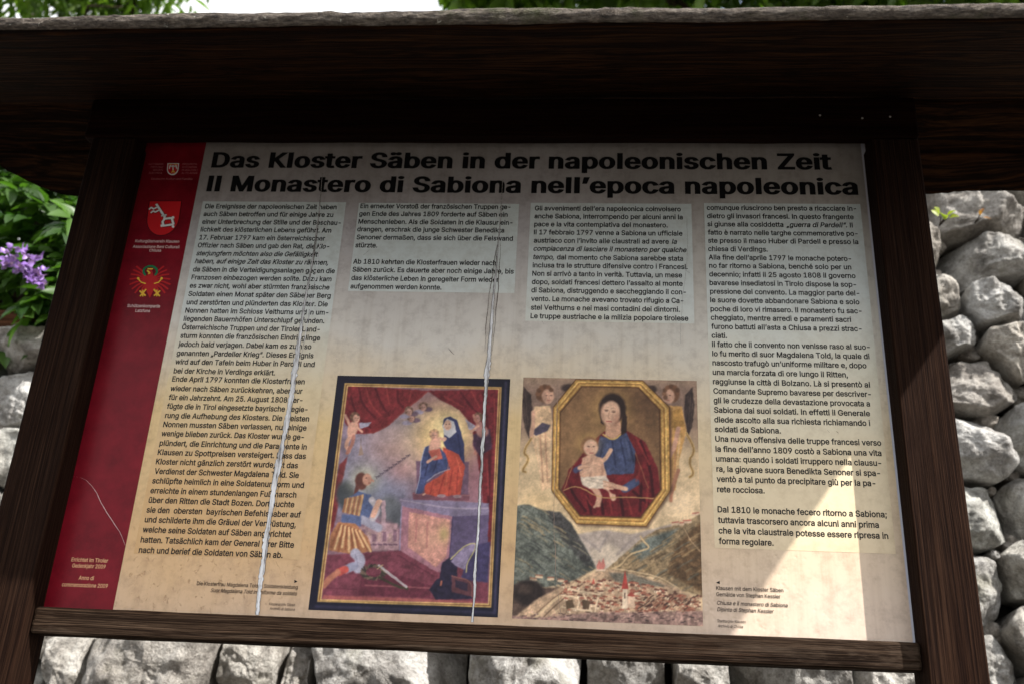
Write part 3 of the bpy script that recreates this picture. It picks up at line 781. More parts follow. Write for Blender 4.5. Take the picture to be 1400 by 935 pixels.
c4 = [("comunque riuscirono ben presto a ricacciare in-",76,1032,82),("dietro gli invasori francesi. In questo frangente",78,1016,135),("si giunse alla cosiddetta *„guerra di Pardell“.* Il",80,1010,187),
 ("fatto è narrato nelle targhe commemorative po-",83,1042,240),("ste presso il maso Huber di Pardell e presso la",84,1046,292),("chiesa di Verdings.",85,466,345),
 ("Alla fine dell’aprile 1797 le monache potero-",88,1000,399),("no far ritorno a Sabiona, benché solo per un",91,1001,452),("decennio; infatti il 25 agosto 1808 il governo",92,1028,507),
 ("bavarese insediatosi in Tirolo dispose la sop-",94,1032,562),("pressione del convento. La maggior parte del-",97,1052,617),("le suore dovette abbandonare Sabiona e solo",98,1053,672),
 ("poche di loro vi rimasero. Il monastero fu sac-",100,1067,729),("cheggiato, mentre arredi e paramenti sacri",102,1000,784),("furono battuti all’asta a Chiusa a prezzi strac-",105,1067,841),("ciati.",107,206,898)]
c4b = [("Il fatto che il convento non venisse raso al suo-",73,746,44),("lo fu merito di suor Magdalena Told, la quale di",74,745,83),("nascosto trafugò un’uniforme militare e, dopo",75,732,122),
 ("una marcia forzata di ore lungo il Ritten,",76,653,162),("raggiunse la città di Bolzano. Là si presentò al",77,747,202),("Comandante Supremo bavarese per descriver-",79,751,242),
 ("gli le crudezze della devastazione provocata a",80,747,282),("Sabiona dai suoi soldati. In effetti il Generale",82,747,323),("diede ascolto alla sua richiesta richiamando i",83,748,364),("soldati da Sabiona.",85,367,405),
 ("Una nuova offensiva delle truppe francesi verso",87,795,446),("la fine dell’anno 1809 costò a Sabiona una vita",88,796,489),("umana: quando i soldati irruppero nella clausu-",90,795,531),
 ("ra, la giovane suora Benedikta Senoner si spa-",92,790,574),("ventò a tal punto da precipitare giù per la pa-",93,770,617),("rete rocciosa.",95,298,661),
 ("Dal 1810 le monache fecero ritorno a Sabiona;",97,819,747),("tuttavia trascorsero ancora alcuni anni prima",99,785,792),("che la vita claustrale potesse essere ripresa in",101,825,837),("forma regolare.",102,336,882)]
t = block('', c4, (950,270), 4.677, BODY, fin=False); block('text_column', c4b, (950,460), 3.118, BODY, mb=t)
# captions
t = MB()
for s, xl, xr, b, it in [("Die Klosterfrau Magdalena Told in Soldatenkleidung",269,406.9,799.4,False),("Suor Magdalena Told in uniforme da soldato",288,406,808.8,True)]: text_line(t, s, xl, xr, b, 0.0060, E2, it, 0.006)
for s, xl, xr, b, it in [("Klosterarchiv Säben",368,403.2,826.8,False),("Archivio di Sabiona",368.6,402.9,833,True)]: text_line(t, s, xl, xr, b, 0.0043, E2, it, 0.0)
def tri(mb, pts, y):
    mb.add([(at(u, v)[0], y, at(u, v)[2]) for u, v in pts], [tuple(range(len(pts)))])
tri(t, [(402.6,796.4),(402.6,792),(407,794.4)], E2)
t.build('caption', M['ink'], panel)
t = MB()
for s, xl, xr, b, it in [("Klausen mit dem Kloster Säben",979.2,1071,805.7,False),("Gemälde von Stephan Kessler",979.4,1067,814.3,False),("Chiusa e il monastero di Sabiona",980.3,1077,826,True),("Dipinto di Stephan Kessler",980.6,1058,834.9,True)]: text_line(t, s, xl, xr, b, 0.0060, E2, it, 0.006)
for s, xl, xr, b, it in [("Stadtarchiv Klausen",980.8,1019.8,850,False),("Archivio di Chiusa",981.4,1016,856.8,True)]: text_line(t, s, xl, xr, b, 0.0043, E2, it, 0.0)
tri(t, [(984,798),(984,793.5),(979,795.8)], E2)
t.build('caption', M['ink'], panel)
# red band lettering
def right_al(mb, s, xr, w, b, cap, off=0.0): text_line(mb, s, xr-w, xr, b, cap, E2, False, off)
t = MB()
for s, w, b in [('AUTONOME',21,226.2),('PROVINZ',17,230.3),('BOZEN',13,234.3),('SÜDTIROL',19,238.4)]: right_al(t, s, 223.5-(b-226)*0.1, w, b, 0.0040)
for s, w, b in [('PROVINCIA',20,226.2),('AUTONOMA',20.5,230.3),('DI BOLZANO',22,234.3),('ALTO ADIGE',22,238.4)]: text_line(t, s, 249.5-(b-226)*0.12, 249.5-(b-226)*0.12+w, b, 0.0040, E2, False, 0.0)
text_line(t, 'Deutsche Kultur und Familie', 206.7, 263, 246.5, 0.0046, E2, False, 0.004)
t.build('caption', M['faded_ink'], panel)
t = MB()
text_line(t, 'Kulturgüterverein Klausen', 184.8, 245, 331.9, 0.0058, E2, False, 0.02)
text_line(t, 'Associazione Beni Culturali', 181.5, 245, 339.4, 0.0058, E2, False, 0.02); text_line(t, 'Chiusa', 204, 220, 344.6, 0.0058, E2, False, 0.02)
t.build('caption', M['white_ink'], panel); t = MB()
text_line(t, 'Schützenkompanie', 174, 218.7, 420.3, 0.0058, E2, False, 0.02); text_line(t, 'Latzfons', 185, 205, 427, 0.0058, E2, False, 0.02)
t.build('caption', M['white_ink'], panel)
t = MB()
text_line(t, 'Errichtet im Tiroler', 97.5, 147.5, 766.7, 0.0062, E2, False, 0.015); text_line(t, 'Gedenkjahr 2009', 98.5, 144, 775, 0.0062, E2, False, 0.015)
text_line(t, 'Anno di', 107.5, 128, 791.7, 0.0062, E2, False, 0.015); text_line(t, 'commemorazione 2009', 84.5, 147, 800.8, 0.0062, E2, False, 0.015)
t.build('caption', M['tan_ink'], panel)

# emblems (zoom pixels: 3.74 px per photo pixel from 150,190) ----------
def E(x, y): p = at(150+x/3.74, 190+y/3.74); return (p[0], p[2])
def poly_e(mb, pts, y, mi):
    mb.mi = mi; q = [E(*p) for p in pts]; mb.add([(a, y, b) for a, b in q], [tuple(range(len(q)))])
def stroke_e(mb, pts, w, y, mi):
    mb.mi = mi; q = [Vector(E(*p)) for p in pts]; w = w/3.74*0.00135
    for i in range(len(q)-1):
        d = (q[i+1]-q[i]); 
        if d.length < 1e-7: continue
        d.normalize(); s = Vector((-d.y, d.x))*w*0.5; a, b = q[i]-d*w*0.15, q[i+1]+d*w*0.15; yy = y-0.00002*i
        mb.add([(p.x, yy, p.y) for p in (a+s, a-s, b-s, b+s)], [(0,1,2,3)])
def shield_pts(x0, x1, y0, y1, lean, grow=0):
    # flat top, round foot; lean shifts the foot left as the band leans in the photograph
    pts = [(x0-grow, y0-grow), (x1+grow, y0-grow)]; mid = y0+(y1-y0)*0.5; cx = (x0+x1)/2
    for k in range(0, 13):
        a = math.pi*k/12; pts.append((cx+((x1-x0)/2+grow)*math.cos(a)-lean*(0.5+0.5*math.sin(a)), mid+(y1-mid+grow)*math.sin(a)))
    return pts
EM = [M['sred'], M['sdark'], M['swhite'], M['sgold'], M['sgreen'], M['ered']]
mb = MB()
poly_e(mb, shield_pts(206, 366, 322, 495, 24, 4), E2, 1); poly_e(mb, shield_pts(206, 366, 322, 495, 24), E3, 0)
for w, mi, y in ((19, 1, E4), (12, 2, E4-0.0003)):
    stroke_e(mb, [(240, 338), (284, 404)], w, y, mi)                      # shaft
    stroke_e(mb, [(246, 352), (226, 362), (214, 354), (204, 364)], w*0.75, y, mi)
    stroke_e(mb, [(256, 366), (236, 378), (224, 372), (212, 382)], w*0.75, y, mi)
    stroke_e(mb, [(266, 398), (292, 392)], w*0.6, y, mi)
    stroke_e(mb, [(284, 412), (318, 408), (328, 440), (276, 448), (272, 426), (284, 412)], w, y, mi)
for x, y in ((282,410),(326,406),(326,452),(268,448)):
    poly_e(mb, [(x+7*math.cos(a), y+7*math.sin(a)) for a in [k*math.pi/4 for k in range(8)]], E4-0.0006, 2)
mb.build('coat_of_arms', EM, panel)
mb = MB()
poly_e(mb, shield_pts(296, 355, 127, 188, 5, 0), E2, 2); poly_e(mb, shield_pts(301, 350, 131, 182, 5), E3, 0)
for pts in ([(325,138),(325,172)], [(325,146),(310,140),(306,156)], [(325,146),(340,140),(344,156)], [(318,176),(325,164),(332,176)]): stroke_e(mb, pts, 7, E4, 3 if pts[0][0] == 318 else 2)
stroke_e(mb, [(308,136),(318,133)], 5, E4, 3); stroke_e(mb, [(333,133),(344,136)], 5, E4, 3)
mb.build('coat_of_arms', EM, panel)
mb = MB()   # red eagle with green wreath
poly_e(mb, [(212,660),(222,690),(224,730),(228,770),(206,815),(184,770),(188,730),(196,690)], E3, 5)
for sg in (-1, 1):
    for k in range(9):
        a = math.radians(-52+k*15); ln = 100-abs(k-4)*3 if k < 7 else 66
        x0, y0 = 207+sg*14, 712+k*3
        stroke_e(mb, [(x0, y0), (x0+sg*ln*0.55*math.cos(a), y0+ln*0.55*math.sin(a)), (x0+sg*ln*0.92*math.cos(a+0.1), y0+ln*0.92*math.sin(a+0.1))], 9, E2-0.00005*k, 5)
    stroke_e(mb, [(207+sg*22, 742), (207+sg*44, 736), (207+sg*60, 718)], 6, E4, 3)
    poly_e(mb, [(207+sg*(60+7*math.cos(a)), 716+7*math.sin(a)) for a in [k*math.pi/3 for k in range(6)]], E4-.0002, 3)
    stroke_e(mb, [(207+sg*20, 772), (207+sg*50-0, 806)], 8, E4, 3); stroke_e(mb, [(207+sg*52, 780), (207+sg*22, 804)], 8, E4-.0003, 3); stroke_e(mb, [(207+sg*36, 776), (207+sg*36, 808)], 6, E4-.0005, 3)
for k in range(11):
    a = math.radians(150+k*24); x, y = 209+34*math.cos(a), 680+26*math.sin(a)
    stroke_e(mb, [(x-8*math.sin(a), y+8*math.cos(a)), (x+8*math.sin(a), y-8*math.cos(a))], 11, E4-0.00003*k, 4)
stroke_e(mb, [(194,676),(208,690),(200,692)], 8, E4-.0006, 3); stroke_e(mb, [(196,668),(222,668)], 7, E4-.0004, 3)
o = mb.build('coat_of_arms', EM, panel); o['label'] = 'red eagle with green wreath'

# printed pictures -----------------------------------------------------
def vnoise(X, Y, s, seed):
    r_ = np.random.default_rng(seed); g = r_.random((64, 64)); x = X/s; y = Y/s
    xi = np.floor(x).astype(int); yi = np.floor(y).astype(int); fx = x-xi; fy = y-yi; fx = fx*fx*(3-2*fx); fy = fy*fy*(3-2*fy)
    a, b, c, d = g[yi%64, xi%64], g[yi%64, (xi+1)%64], g[(yi+1)%64, xi%64], g[(yi+1)%64, (xi+1)%64]
    return (a*(1-fx)+b*fx)*(1-fy)+(c*(1-fx)+d*fx)*fy
class Print:
    """a picture printed on a fine grid of the panel; shapes are given in enlarged photograph pixels"""
    def __init__(s, quad, org, sc, nu, nv):
        s.x0, s.x1, s.z0, s.z1 = sheet('', None, quad, 0); s.nu, s.nv = nu, nv
        xs = np.linspace(s.x0, s.x1, nu); zs = np.linspace(s.z1, s.z0, nv); s.gx, s.gz = np.meshgrid(xs, zs)
        u, v = project(s.gx, np.zeros_like(s.gx), s.gz); s.X = (u-org[0])*sc; s.Y = (v-org[1])*sc
        s.C = np.zeros((nv, nu, 3)); s.jx = (vnoise(s.X, s.Y, 11, 1)-.5)*3; s.jy = (vnoise(s.X, s.Y, 11, 2)-.5)*3
    def win(s, pts, m):
        xs = [p[0] for p in pts]; ys = [p[1] for p in pts]
        k = (s.X > min(xs)-m) & (s.X < max(xs)+m) & (s.Y > min(ys)-m) & (s.Y < max(ys)+m)
        r_ = np.where(k.any(1))[0]; c_ = np.where(k.any(0))[0]
        if len(r_) == 0: return None
        return slice(r_[0], r_[-1]+1), slice(c_[0], c_[-1]+1)
    def put(s, mask, c, tex=0.0, seed=5, w=None):
        c = np.array(c, float)[None, None, :]
        tex *= 0.55; w = w or (slice(None), slice(None)); X, Y = s.X[w], s.Y[w]
        if tex: c = c*(1+tex*(vnoise(X, Y, 12, seed)-.5)[..., None]*2)*(1+tex*0.8*(vnoise(X, Y, 4, seed+1)-.5)[..., None]*2)
        s.C[w] = s.C[w]*(1-mask[..., None])+c*mask[..., None]
    def sdf(s, pts, jit=1.0, w=(slice(None), slice(None))):
        X = s.X[w]+s.jx[w]*jit; Y = s.Y[w]+s.jy[w]*jit; d = np.full(X.shape, 1e9); ins = np.zeros(X.shape, bool); n = len(pts)
        for i in range(n):
            x1, y1 = pts[i]; x2, y2 = pts[(i+1) % n]; ex, ey = x2-x1, y2-y1; L = ex*ex+ey*ey+1e-9
            t_ = np.clip(((X-x1)*ex+(Y-y1)*ey)/L, 0, 1); d = np.minimum(d, np.hypot(X-x1-t_*ex, Y-y1-t_*ey))
            c = ((y1 > Y) != (y2 > Y)) & (X < (x2-x1)*(Y-y1)/(y2-y1+1e-12)+x1); ins ^= c
        return np.where(ins, -d, d)
    def poly(s, pts, c, soft=2.5, tex=0.12, a=1.0, jit=1.0, seed=5):
        w = s.win(pts, soft+6)
        if w: s.put(a*np.clip(0.5-s.sdf(pts, jit, w)/soft, 0, 1), c, tex, seed, w)
    def ell(s, cx, cy, rx, ry, c, soft=0.25, tex=0.1, a=1.0, rot=0.0):
        X = s.X+s.jx*0.6-cx; Y = s.Y+s.jy*0.6-cy; co, si = math.cos(rot), math.sin(rot)
        q = np.hypot((X*co+Y*si)/rx, (-X*si+Y*co)/ry); s.put(a*np.clip((1-q)/soft+0.5, 0, 1), c, tex)
    def glow(s, cx, cy, rx, ry, c, a=1.0):
        q = np.hypot((s.X-cx)/rx, (s.Y-cy)/ry); s.put(a*np.exp(-q*q*1.6), c, 0.06)
    def line(s, pts, w, c, soft=1.6, a=1.0, tex=0.1, jit=0.7):
        for _ in range(2 if len(pts) > 2 else 0):
            q = [pts[0]]
            for p, p2 in zip(pts[:-1], pts[1:]): q += [(p[0]*.75+p2[0]*.25, p[1]*.75+p2[1]*.25), (p[0]*.25+p2[0]*.75, p[1]*.25+p2[1]*.75)]
            pts = q+[pts[-1]]
        wd = s.win(pts, w/2+soft+6)
        if wd is None: return
        X = s.X[wd]+s.jx[wd]*jit; Y = s.Y[wd]+s.jy[wd]*jit; d = np.full(X.shape, 1e9)
        for i in range(len(pts)-1):
            x1, y1 = pts[i]; x2, y2 = pts[i+1]; ex, ey = x2-x1, y2-y1; L = ex*ex+ey*ey+1e-9
            t_ = np.clip(((X-x1)*ex+(Y-y1)*ey)/L, 0, 1); d = np.minimum(d, np.hypot(X-x1-t_*ex, Y-y1-t_*ey))
        s.put(a*np.clip(0.5-(d-w/2)/soft, 0, 1), c, tex, 5, wd)
    def folds(s, segs, c, w=3, a=0.55):
        for p in segs: s.line(p, w, c, 3.5, a)
    def figure_head(s, x, y, r_, skin, hair, look=0):
        s.ell(x-look*r_*.25, y-r_*.2, r_*1.15, r_*1.2, hair); s.ell(x+look*r_*.15, y+r_*.12, r_*.85, r_*1.02, skin)
        d = tuple(k*0.55 for k in skin)
        s.ell(x-r_*.45, y+r_*.25, r_*.4, r_*.75, d, .9, 0, .35)
        for e in (-.32, .32): s.ell(x+(e+look*.25)*r_, y, r_*.15, r_*.08, (84,56,50), 0.7, 0, .75)
        for q in range(7): s.ell(x-look*r_*.25+r_*1.0*math.cos(2.6+q*.52), y-r_*.25+r_*1.0*math.sin(2.6+q*.52), r_*.34, r_*.32, tuple(k*(1.12 if q % 2 else .85) for k in hair), .5, 0, .8)
        s.line([(x+look*r_*.3, y+r_*.05), (x+look*r_*.36, y+r_*.4)], max(1, r_*.1), d, 2, .6); s.line([(x+look*r_*.25-r_*.2, y+r_*.62), (x+look*r_*.25+r_*.2, y+r_*.62)], max(1, r_*.1), (165,80,75), 2, .8)
    def build(s, name, gain, label):
        sh = (vnoise(s.X, s.Y, 46, 21)-.5)*.22+(vnoise(s.X, s.Y, 17, 22)-.5)*.14+(vnoise(s.X+s.Y*.6, s.Y-s.X*.4, 6, 23)-.5)*.10     # uneven paint
        B = np.pad(s.C, ((1,1),(1,1),(0,0)), 'edge'); B = (B[:-2,1:-1]+B[2:,1:-1]+B[1:-1,:-2]+B[1:-1,2:]+2*B[1:-1,1:-1])/6
        B = B*(1+sh[..., None]); C = B*(1+0.05*(vnoise(s.X, s.Y, 2.2, 9)-.5)[..., None]); l_ = C.mean(-1, keepdims=True); C = l_+(C-l_)*0.80; C = np.clip(C*np.array([1.02, 1.0, 0.97]), 0, 255)
        L = np.clip(lin(C)*gain, 0, 1); nv, nu = s.nv, s.nu
        off = origin(panel); V = np.stack([s.gx-off.x, np.full_like(s.gx, E1)-off.y, s.gz-off.z], -1).reshape(-1, 3)
        i = np.arange(nv*nu).reshape(nv, nu); F = np.stack([i[1:, :-1], i[1:, 1:], i[:-1, 1:], i[:-1, :-1]], -1).reshape(-1, 4)
        me = bpy.data.meshes.new(name); me.from_pydata(V.tolist(), [], F.tolist()); me.update()
        at_ = me.attributes.new('print', 'FLOAT_COLOR', 'POINT'); at_.data.foreach_set('color', np.concatenate([L.reshape(-1, 3), np.ones((nv*nu, 1))], 1).astype(np.float32).ravel())
        me.materials.append(M['print']); o = bpy.data.objects.new(name, me); col.objects.link(o); o.parent = panel; o['label'] = label; return o

# left picture: votive painting in a dark blue and gold frame
P = Print([(461,513),(697.4,518),(681,842.5),(422,834)], (420,500), 2.671, 300, 400)
SK = (218,160,138); SKD = (176,112,98)
P.C[:] = (26,25,44)
P.line([(122,48),(726,62)], 6, (26,24,46), 6); P.line([(726,62),(684,900)], 10, (56,53,84), 8); P.line([(22,876),(684,900)], 10, (44,42,70), 8); P.line([(122,48),(22,876)], 9, (24,22,44), 8)
P.poly([(137,62),(710,77),(672,881),(37,860)], (206,166,92), 2, .15, jit=0); P.poly([(141,67),(706,81),(668,876),(42,856)], (120,74,44), 2, jit=0)
P.poly([(145,70),(702,83),(665,872),(47,855)], (222,182,108), 2, jit=0); P.poly([(149,74),(698,86),(661,867),(52,851)], (140,100,118), 2, .12, jit=0)
ART = np.clip(0.5-P.sdf([(149,74),(698,86),(661,867),(52,851)], 0)/2, 0, 1); KEEP = P.C.copy()
P.poly([(140,180),(420,180),(380,520),(80,560)], (128,124,152), 70, .15); P.glow(310, 300, 130, 90, (186,150,152)); P.glow(290, 250, 80, 45, (176,150,160)); P.glow(350, 380, 80, 60, (170,128,138)); P.glow(230, 450, 120, 60, (110,120,152), .7)
P.glow(500, 260, 165, 150, (236,196,120)); P.glow(510, 230, 90, 90, (246,222,158)); P.glow(620, 420, 60, 110, (166,108,122), .8)
# drapery at the top and the sides
P.poly([(148,70),(442,90),(420,112),(352,165),(300,215),(240,246),(170,246),(138,205),(134,150)], (128,36,42), 5, .25); P.poly([(436,90),(700,84),(694,300),(676,660),(650,640),(640,480),(622,330),(600,215),(556,160),(490,125)], (122,34,42), 6, .25)
P.folds([[(190,80),(200,140),(250,190)],[(250,82),(270,140),(300,180)],[(330,88),(330,130),(350,150)],[(160,110),(180,190),(230,225)],[(560,95),(600,150),(640,190)],[(640,95),(660,200),(668,400)],[(672,300),(660,560)]], (70,16,26), 8)
P.folds([[(215,78),(230,140),(270,180)],[(290,85),(300,140)],[(380,92),(372,130)],[(600,92),(630,150)],[(684,120),(684,330)],[(656,340),(662,470)],[(500,110),(570,150)]], (182,66,60), 5)
P.line([(170,246),(240,246),(300,215),(352,165),(436,96)], 5, (150,56,54), 4, .8)
P.poly([(148,330),(128,420),(104,560),(90,610),(80,540),(118,360)], (122,40,44), 6, .25)
# dark trees, city
P.ell(140, 470, 34, 52, (66,72,80), .5); P.ell(300, 520, 44, 48, (104,108,118), .6); P.ell(330, 545, 26, 40, (86,90,100), .6)
P.poly([(190,590),(240,570),(330,575),(335,670),(200,676)], (170,132,142), 6, .2); P.poly([(272,490),(286,490),(288,600),(270,600)], (178,146,160), 3)
for k in range(7): P.poly([(200+k*19,596+(k%3)*8),(213+k*19,598+(k%3)*8),(212+k*19,640),(200+k*19,640)], (186,148,146) if k%2 else (128,92,112), 2, .2); P.line([(203+k*19,650),(214+k*19,652)], 6, (112,78,100), 2)
# floor and step
P.poly([(60,690),(340,672),(480,752),(662,690),(661,867),(52,851)], (124,56,74), 6, .22); P.poly([(200,768),(300,752),(450,800),(448,846),(186,836)], (104,42,60), 5, .2); P.line([(212,800),(446,810)], 5, (150,78,88), 3); P.poly([(60,836),(440,850),(660,862),(655,868),(52,852)], (170,86,84), 6)
P.folds([[(240,690),(160,740)],[(330,690),(470,770)],[(70,810),(180,815)]], (92,36,54), 5)
# altar
P.poly([(345,508),(532,545),(520,702),(474,752),(338,672)], (166,110,128), 4, .15); P.poly([(372,532),(522,560),(508,696),(470,734),(368,660)], (206,142,128), 5, .22); P.glow(450, 630, 60, 50, (222,164,138), .8); P.glow(500, 612, 26, 40, (172,150,96), .9); P.folds([[(400,560),(396,640)],[(440,570),(436,660)]], (182,104,104), 7)
P.poly([(530,546),(664,540),(656,700),(520,704)], (96,82,122), 4, .15); P.poly([(334,482),(664,500),(664,542),(530,549),(345,510)], (128,116,150), 3); P.line([(340,488),(530,522),(662,518)], 5, (160,146,172), 3); P.line([(345,512),(338,672)], 5, (140,128,164), 2); P.line([(532,549),(520,702)], 4, (70,58,98), 3)
# throne, seated woman in blue and red with a child
P.poly([(398,346),(590,350),(588,474),(400,470)], (112,80,106), 4); P.poly([(386,462),(592,468),(592,492),(386,488)], (124,72,88), 3); P.line([(386,466),(592,472)], 4, (154,98,108), 2)
P.poly([(494,214),(500,192),(522,183),(546,196),(560,236),(574,290),(574,350),(560,380),(520,330),(498,280),(500,240)], (52,58,104), 3); P.poly([(496,296),(552,320),(576,366),(560,468),(482,478),(430,466),(428,436),(500,390)], (196,72,54), 3, .2)
P.poly([(430,296),(470,280),(506,320),(520,374),(470,392),(436,420),(420,466),(394,466),(412,410),(414,350)], (62,72,122), 3, .25); P.line([(430,296),(414,350),(412,410),(396,464)], 3, (150,160,190), 2); P.line([(520,376),(470,394),(438,420)], 3, (150,160,190), 2)
P.folds([[(500,400),(480,470)],[(530,380),(516,470)],[(552,370),(545,465)],[(460,420),(450,465)]], (138,36,36), 5); P.folds([[(515,360),(505,440)],[(545,330),(562,400)]], (226,112,78), 4); P.folds([[(450,310),(430,400)],[(480,330),(460,385)],[(550,250),(562,330)]], (30,32,70), 5)
P.poly([(494,216),(512,192),(536,204),(544,240),(520,262),(500,250)], (196,196,206), 3); P.ell(513, 216, 14, 19, (226,176,150)); P.line([(508,226),(518,226)], 2, (160,90,80)); P.ell(508,212,2,1.5,(70,50,50),.6,0); P.ell(519,212,2,1.5,(70,50,50),.6,0)
P.ell(466, 290, 20, 36, SK, .3, rot=.3); P.figure_head(464, 252, 15, SK, (196,150,112)); P.poly([(442,310),(486,300),(494,338),(462,346)], (214,100,84), 3); P.line([(470,330),(440,350)], 10, SK, 3); P.line([(486,262),(500,272)], 8, SK, 3); P.ell(500,266,9,7,(222,168,146)); P.line([(430,466),(424,470)], 6, SK)
P.ell(490,474,16,6,(150,120,130)); P.ell(548,476,16,6,(150,120,130))
# putti
for (x, y, s_, f) in ((166,226,1.0,1),(634,226,.95,-1)):
    P.poly([(x+22*f,y-18),(x+70*f,y-22),(x+56*f,y-4),(x+26*f,y+2)], (154,150,176), 3, .2) if f > 0 else P.poly([(x-20,y-8),(x-58,y-34),(x-44,y+4),(x-14,y+12)], (156,150,172), 3, .2)
    P.ell(x, y+4, 19*s_, 32*s_, SK if f > 0 else (170,112,110), .3, rot=.35*f); P.figure_head(x+12*f, y-36, 15*s_, SK if f > 0 else (186,128,118), (120,84,66), f)
    P.line([(x-8,y+28),(x-26,y+62),(x-14,y+84)], 15*s_, SK if f > 0 else (150,92,98), 4); P.line([(x+4,y+30),(x-2,y+60),(x-20,y+92)], 13*s_, SKD, 4); P.line([(x-12,y-14),(x-26,y-46)], 10, SK if f > 0 else SKD, 4); P.line([(x+10*f,y-8),(x+34*f,y+14)], 9, SK, 4)
P.poly([(606,250),(668,230),(676,300),(630,330),(606,290)], (70,42,66), 5, .3); P.ell(640, 240, 22, 20, (172,118,112), .4)
for x, y in ((380,190),(424,150),(372,166)): P.ell(x-16,y+18,18,8,(150,140,166),.5); P.ell(x+18,y+8,16,9,(110,86,104),.5); P.figure_head(x, y, 13, (196,146,132), (126,92,78), 0)
P.poly([(196,282),(206,324),(186,326)], (150,124,112), 3); P.line([(196,262),(196,285)], 3, (120,100,100))
# kneeling soldier
P.glow(208, 412, 66, 62, (206,204,170), .85); P.ell(198, 420, 23, 32, (112,62,54)); P.line([(186,432),(176,470)], 13, (106,58,52), 4); P.ell(219, 414, 17, 22, (214,152,128)); P.line([(234,414),(242,420)], 6, (206,140,118), 3); P.ell(215,409,3,2,(70,40,40),.6,0); P.line([(222,428),(232,428)], 2, (150,70,66))
P.poly([(152,480),(186,458),(232,470),(246,520),(224,556),(172,560),(150,530)], (82,98,148), 4, .2); P.line([(200,560),(260,590)], 30, (160,158,184), 6); P.line([(236,488),(260,520),(240,556)], 24, (186,178,190), 5); P.line([(240,545),(262,496)], 20, (220,164,142), 4); P.line([(256,505),(270,492)], 9, (226,176,152), 3)
for k in range(8): P.line([(140+k*9, 486-k*2),(132+k*8, 530+k*2)], 8, (206,156,104) if k%2 else (160,100,66), 3)
P.poly([(128,540),(196,548),(198,584),(120,588)], (88,104,156), 4, .2)
P.poly([(112,570),(176,574),(222,626),(238,676),(160,686),(78,672),(84,620)], (176,112,74), 4, .2)
for k in range(12): P.line([(120+k*6.5, 580+k*2),(88+k*13, 660+(k%3)*8)], 8, (222,176,124) if k%2 else (150,88,58), 3)
P.line([(176,684),(196,706),(186,738)], 38, (160,158,184), 6); P.line([(170,730),(140,742)], 30, (138,140,170), 5); P.line([(138,742),(116,752)], 28, (196,74,66), 5); P.line([(112,752),(84,774),(60,800)], 22, (186,112,88), 6); P.folds([[(176,690),(186,730)]], (110,110,142), 5)
# wreath, sword, cloak, stool
for k in range(26):
    a = k*0.5; P.line([(242+30*math.cos(a), 752+20*math.sin(a)), (242+46*math.cos(a+.35), 752+28*math.sin(a+.35))], 6, (62,56,50) if k%2 else (112,92,78), 2)
P.line([(262,770),(330,806),(366,812)], 9, (70,62,48), 3); P.line([(262,728),(362,806)], 8, (206,196,200), 2); P.line([(262,728),(362,806)], 2, (120,110,124), 1); P.line([(256,740),(276,726)], 4, (190,160,120))
P.poly([(446,816),(462,790),(484,772),(492,718),(520,698),(548,712),(548,776),(600,790),(604,850),(470,852)], (42,36,62), 4, .25); P.poly([(600,655),(668,640),(660,790),(560,780)], (66,58,104), 5, .2)
P.poly([(524,712),(564,668),(606,646),(618,660),(590,700),(574,744),(540,728)], (140,126,164), 3, .2); P.line([(524,704),(566,662),(608,642),(620,660),(584,716),(580,752)], 4, (190,180,120), 2)
P.poly([(528,766),(602,784),(602,842),(528,824)], (96,54,64), 3); P.poly([(540,780),(586,792),(586,822),(540,808)], (50,38,60), 3); P.line([(528,766),(602,784),(602,842)], 4, (140,84,80)); P.line([(490,785),(488,800)], 6, (180,100,80))
# written ribbon of speech
for k in range(24):
    t_ = k/23; x, y = 250+122*t_, 408-84*t_; P.line([(x-2,y+5*((k%3)-1)),(x+2,y-4),(x+4,y+3)], 2.2, (60,48,66), 1.2, .85, jit=.2)
P.C = KEEP*(1-ART[..., None])+P.C*ART[..., None]
P.build('picture', 0.98, 'votive painting in a dark blue and gold frame')

# right picture: gold octagon above a mountain valley with a town
P = Print([(715,516),(952,520),(961.7,854.7),(700.7,845.6)], (690,500), 2.5286, 300, 410)
P.C[:] = (214,184,142); P.poly([(20,20),(700,20),(700,250),(20,250)], (140,112,98), 130, .15); P.poly([(20,330),(700,330),(700,600),(20,600)], (222,192,148), 80, .1)
P.glow(120, 470, 90, 60, (226,192,140)); P.glow(600, 470, 80, 60, (230,200,160)); P.ell(220,76,24,14,(70,54,50),.5); P.ell(506,80,20,14,(70,54,50),.5)
# winged attendants
for f, x in ((1, 132), (-1, 584)):
    P.poly([(x-40*f,100),(x-66*f,72),(x-72*f,140),(x-64*f,210),(x-48*f,250),(x-36*f,160)], (62,48,46), 4, .3); P.folds([[(x-60*f,100),(x-52*f,200)],[(x-66*f,130),(x-58*f,220)]], (110,90,78), 3)
    P.poly([(x-30*f,140),(x+26*f,136),(x+34*f,200),(x+24*f,300),(x+30*f,420),(x-6*f,430),(x-20*f,320),(x-44*f,230)], (222,182,140) if f > 0 else (206,152,82), 5, .2)
    P.folds([[(x-10*f,230),(x,400)],[(x+8*f,220),(x+16*f,400)]], (170,112,90), 5); P.folds([[(x-22*f,240),(x-8*f,380)]], (230,200,160), 5)
    if f > 0: P.poly([(88,230),(130,196),(158,204),(150,222),(108,240)], (78,70,90), 4, .2); P.line([(98,160),(100,200),(92,240)], 14, (210,160,132), 4)
    else: P.poly([(556,160),(612,146),(622,206),(584,214),(556,214)], (176,128,60), 4, .25); P.line([(600,216),(590,270),(572,310)], 15, (206,152,126), 4); P.line([(600,360),(580,420),(574,464)], 13, (180,120,90), 5)
    P.figure_head(x+14*f, 102, 25, (208,158,132), (112,74,52), f)
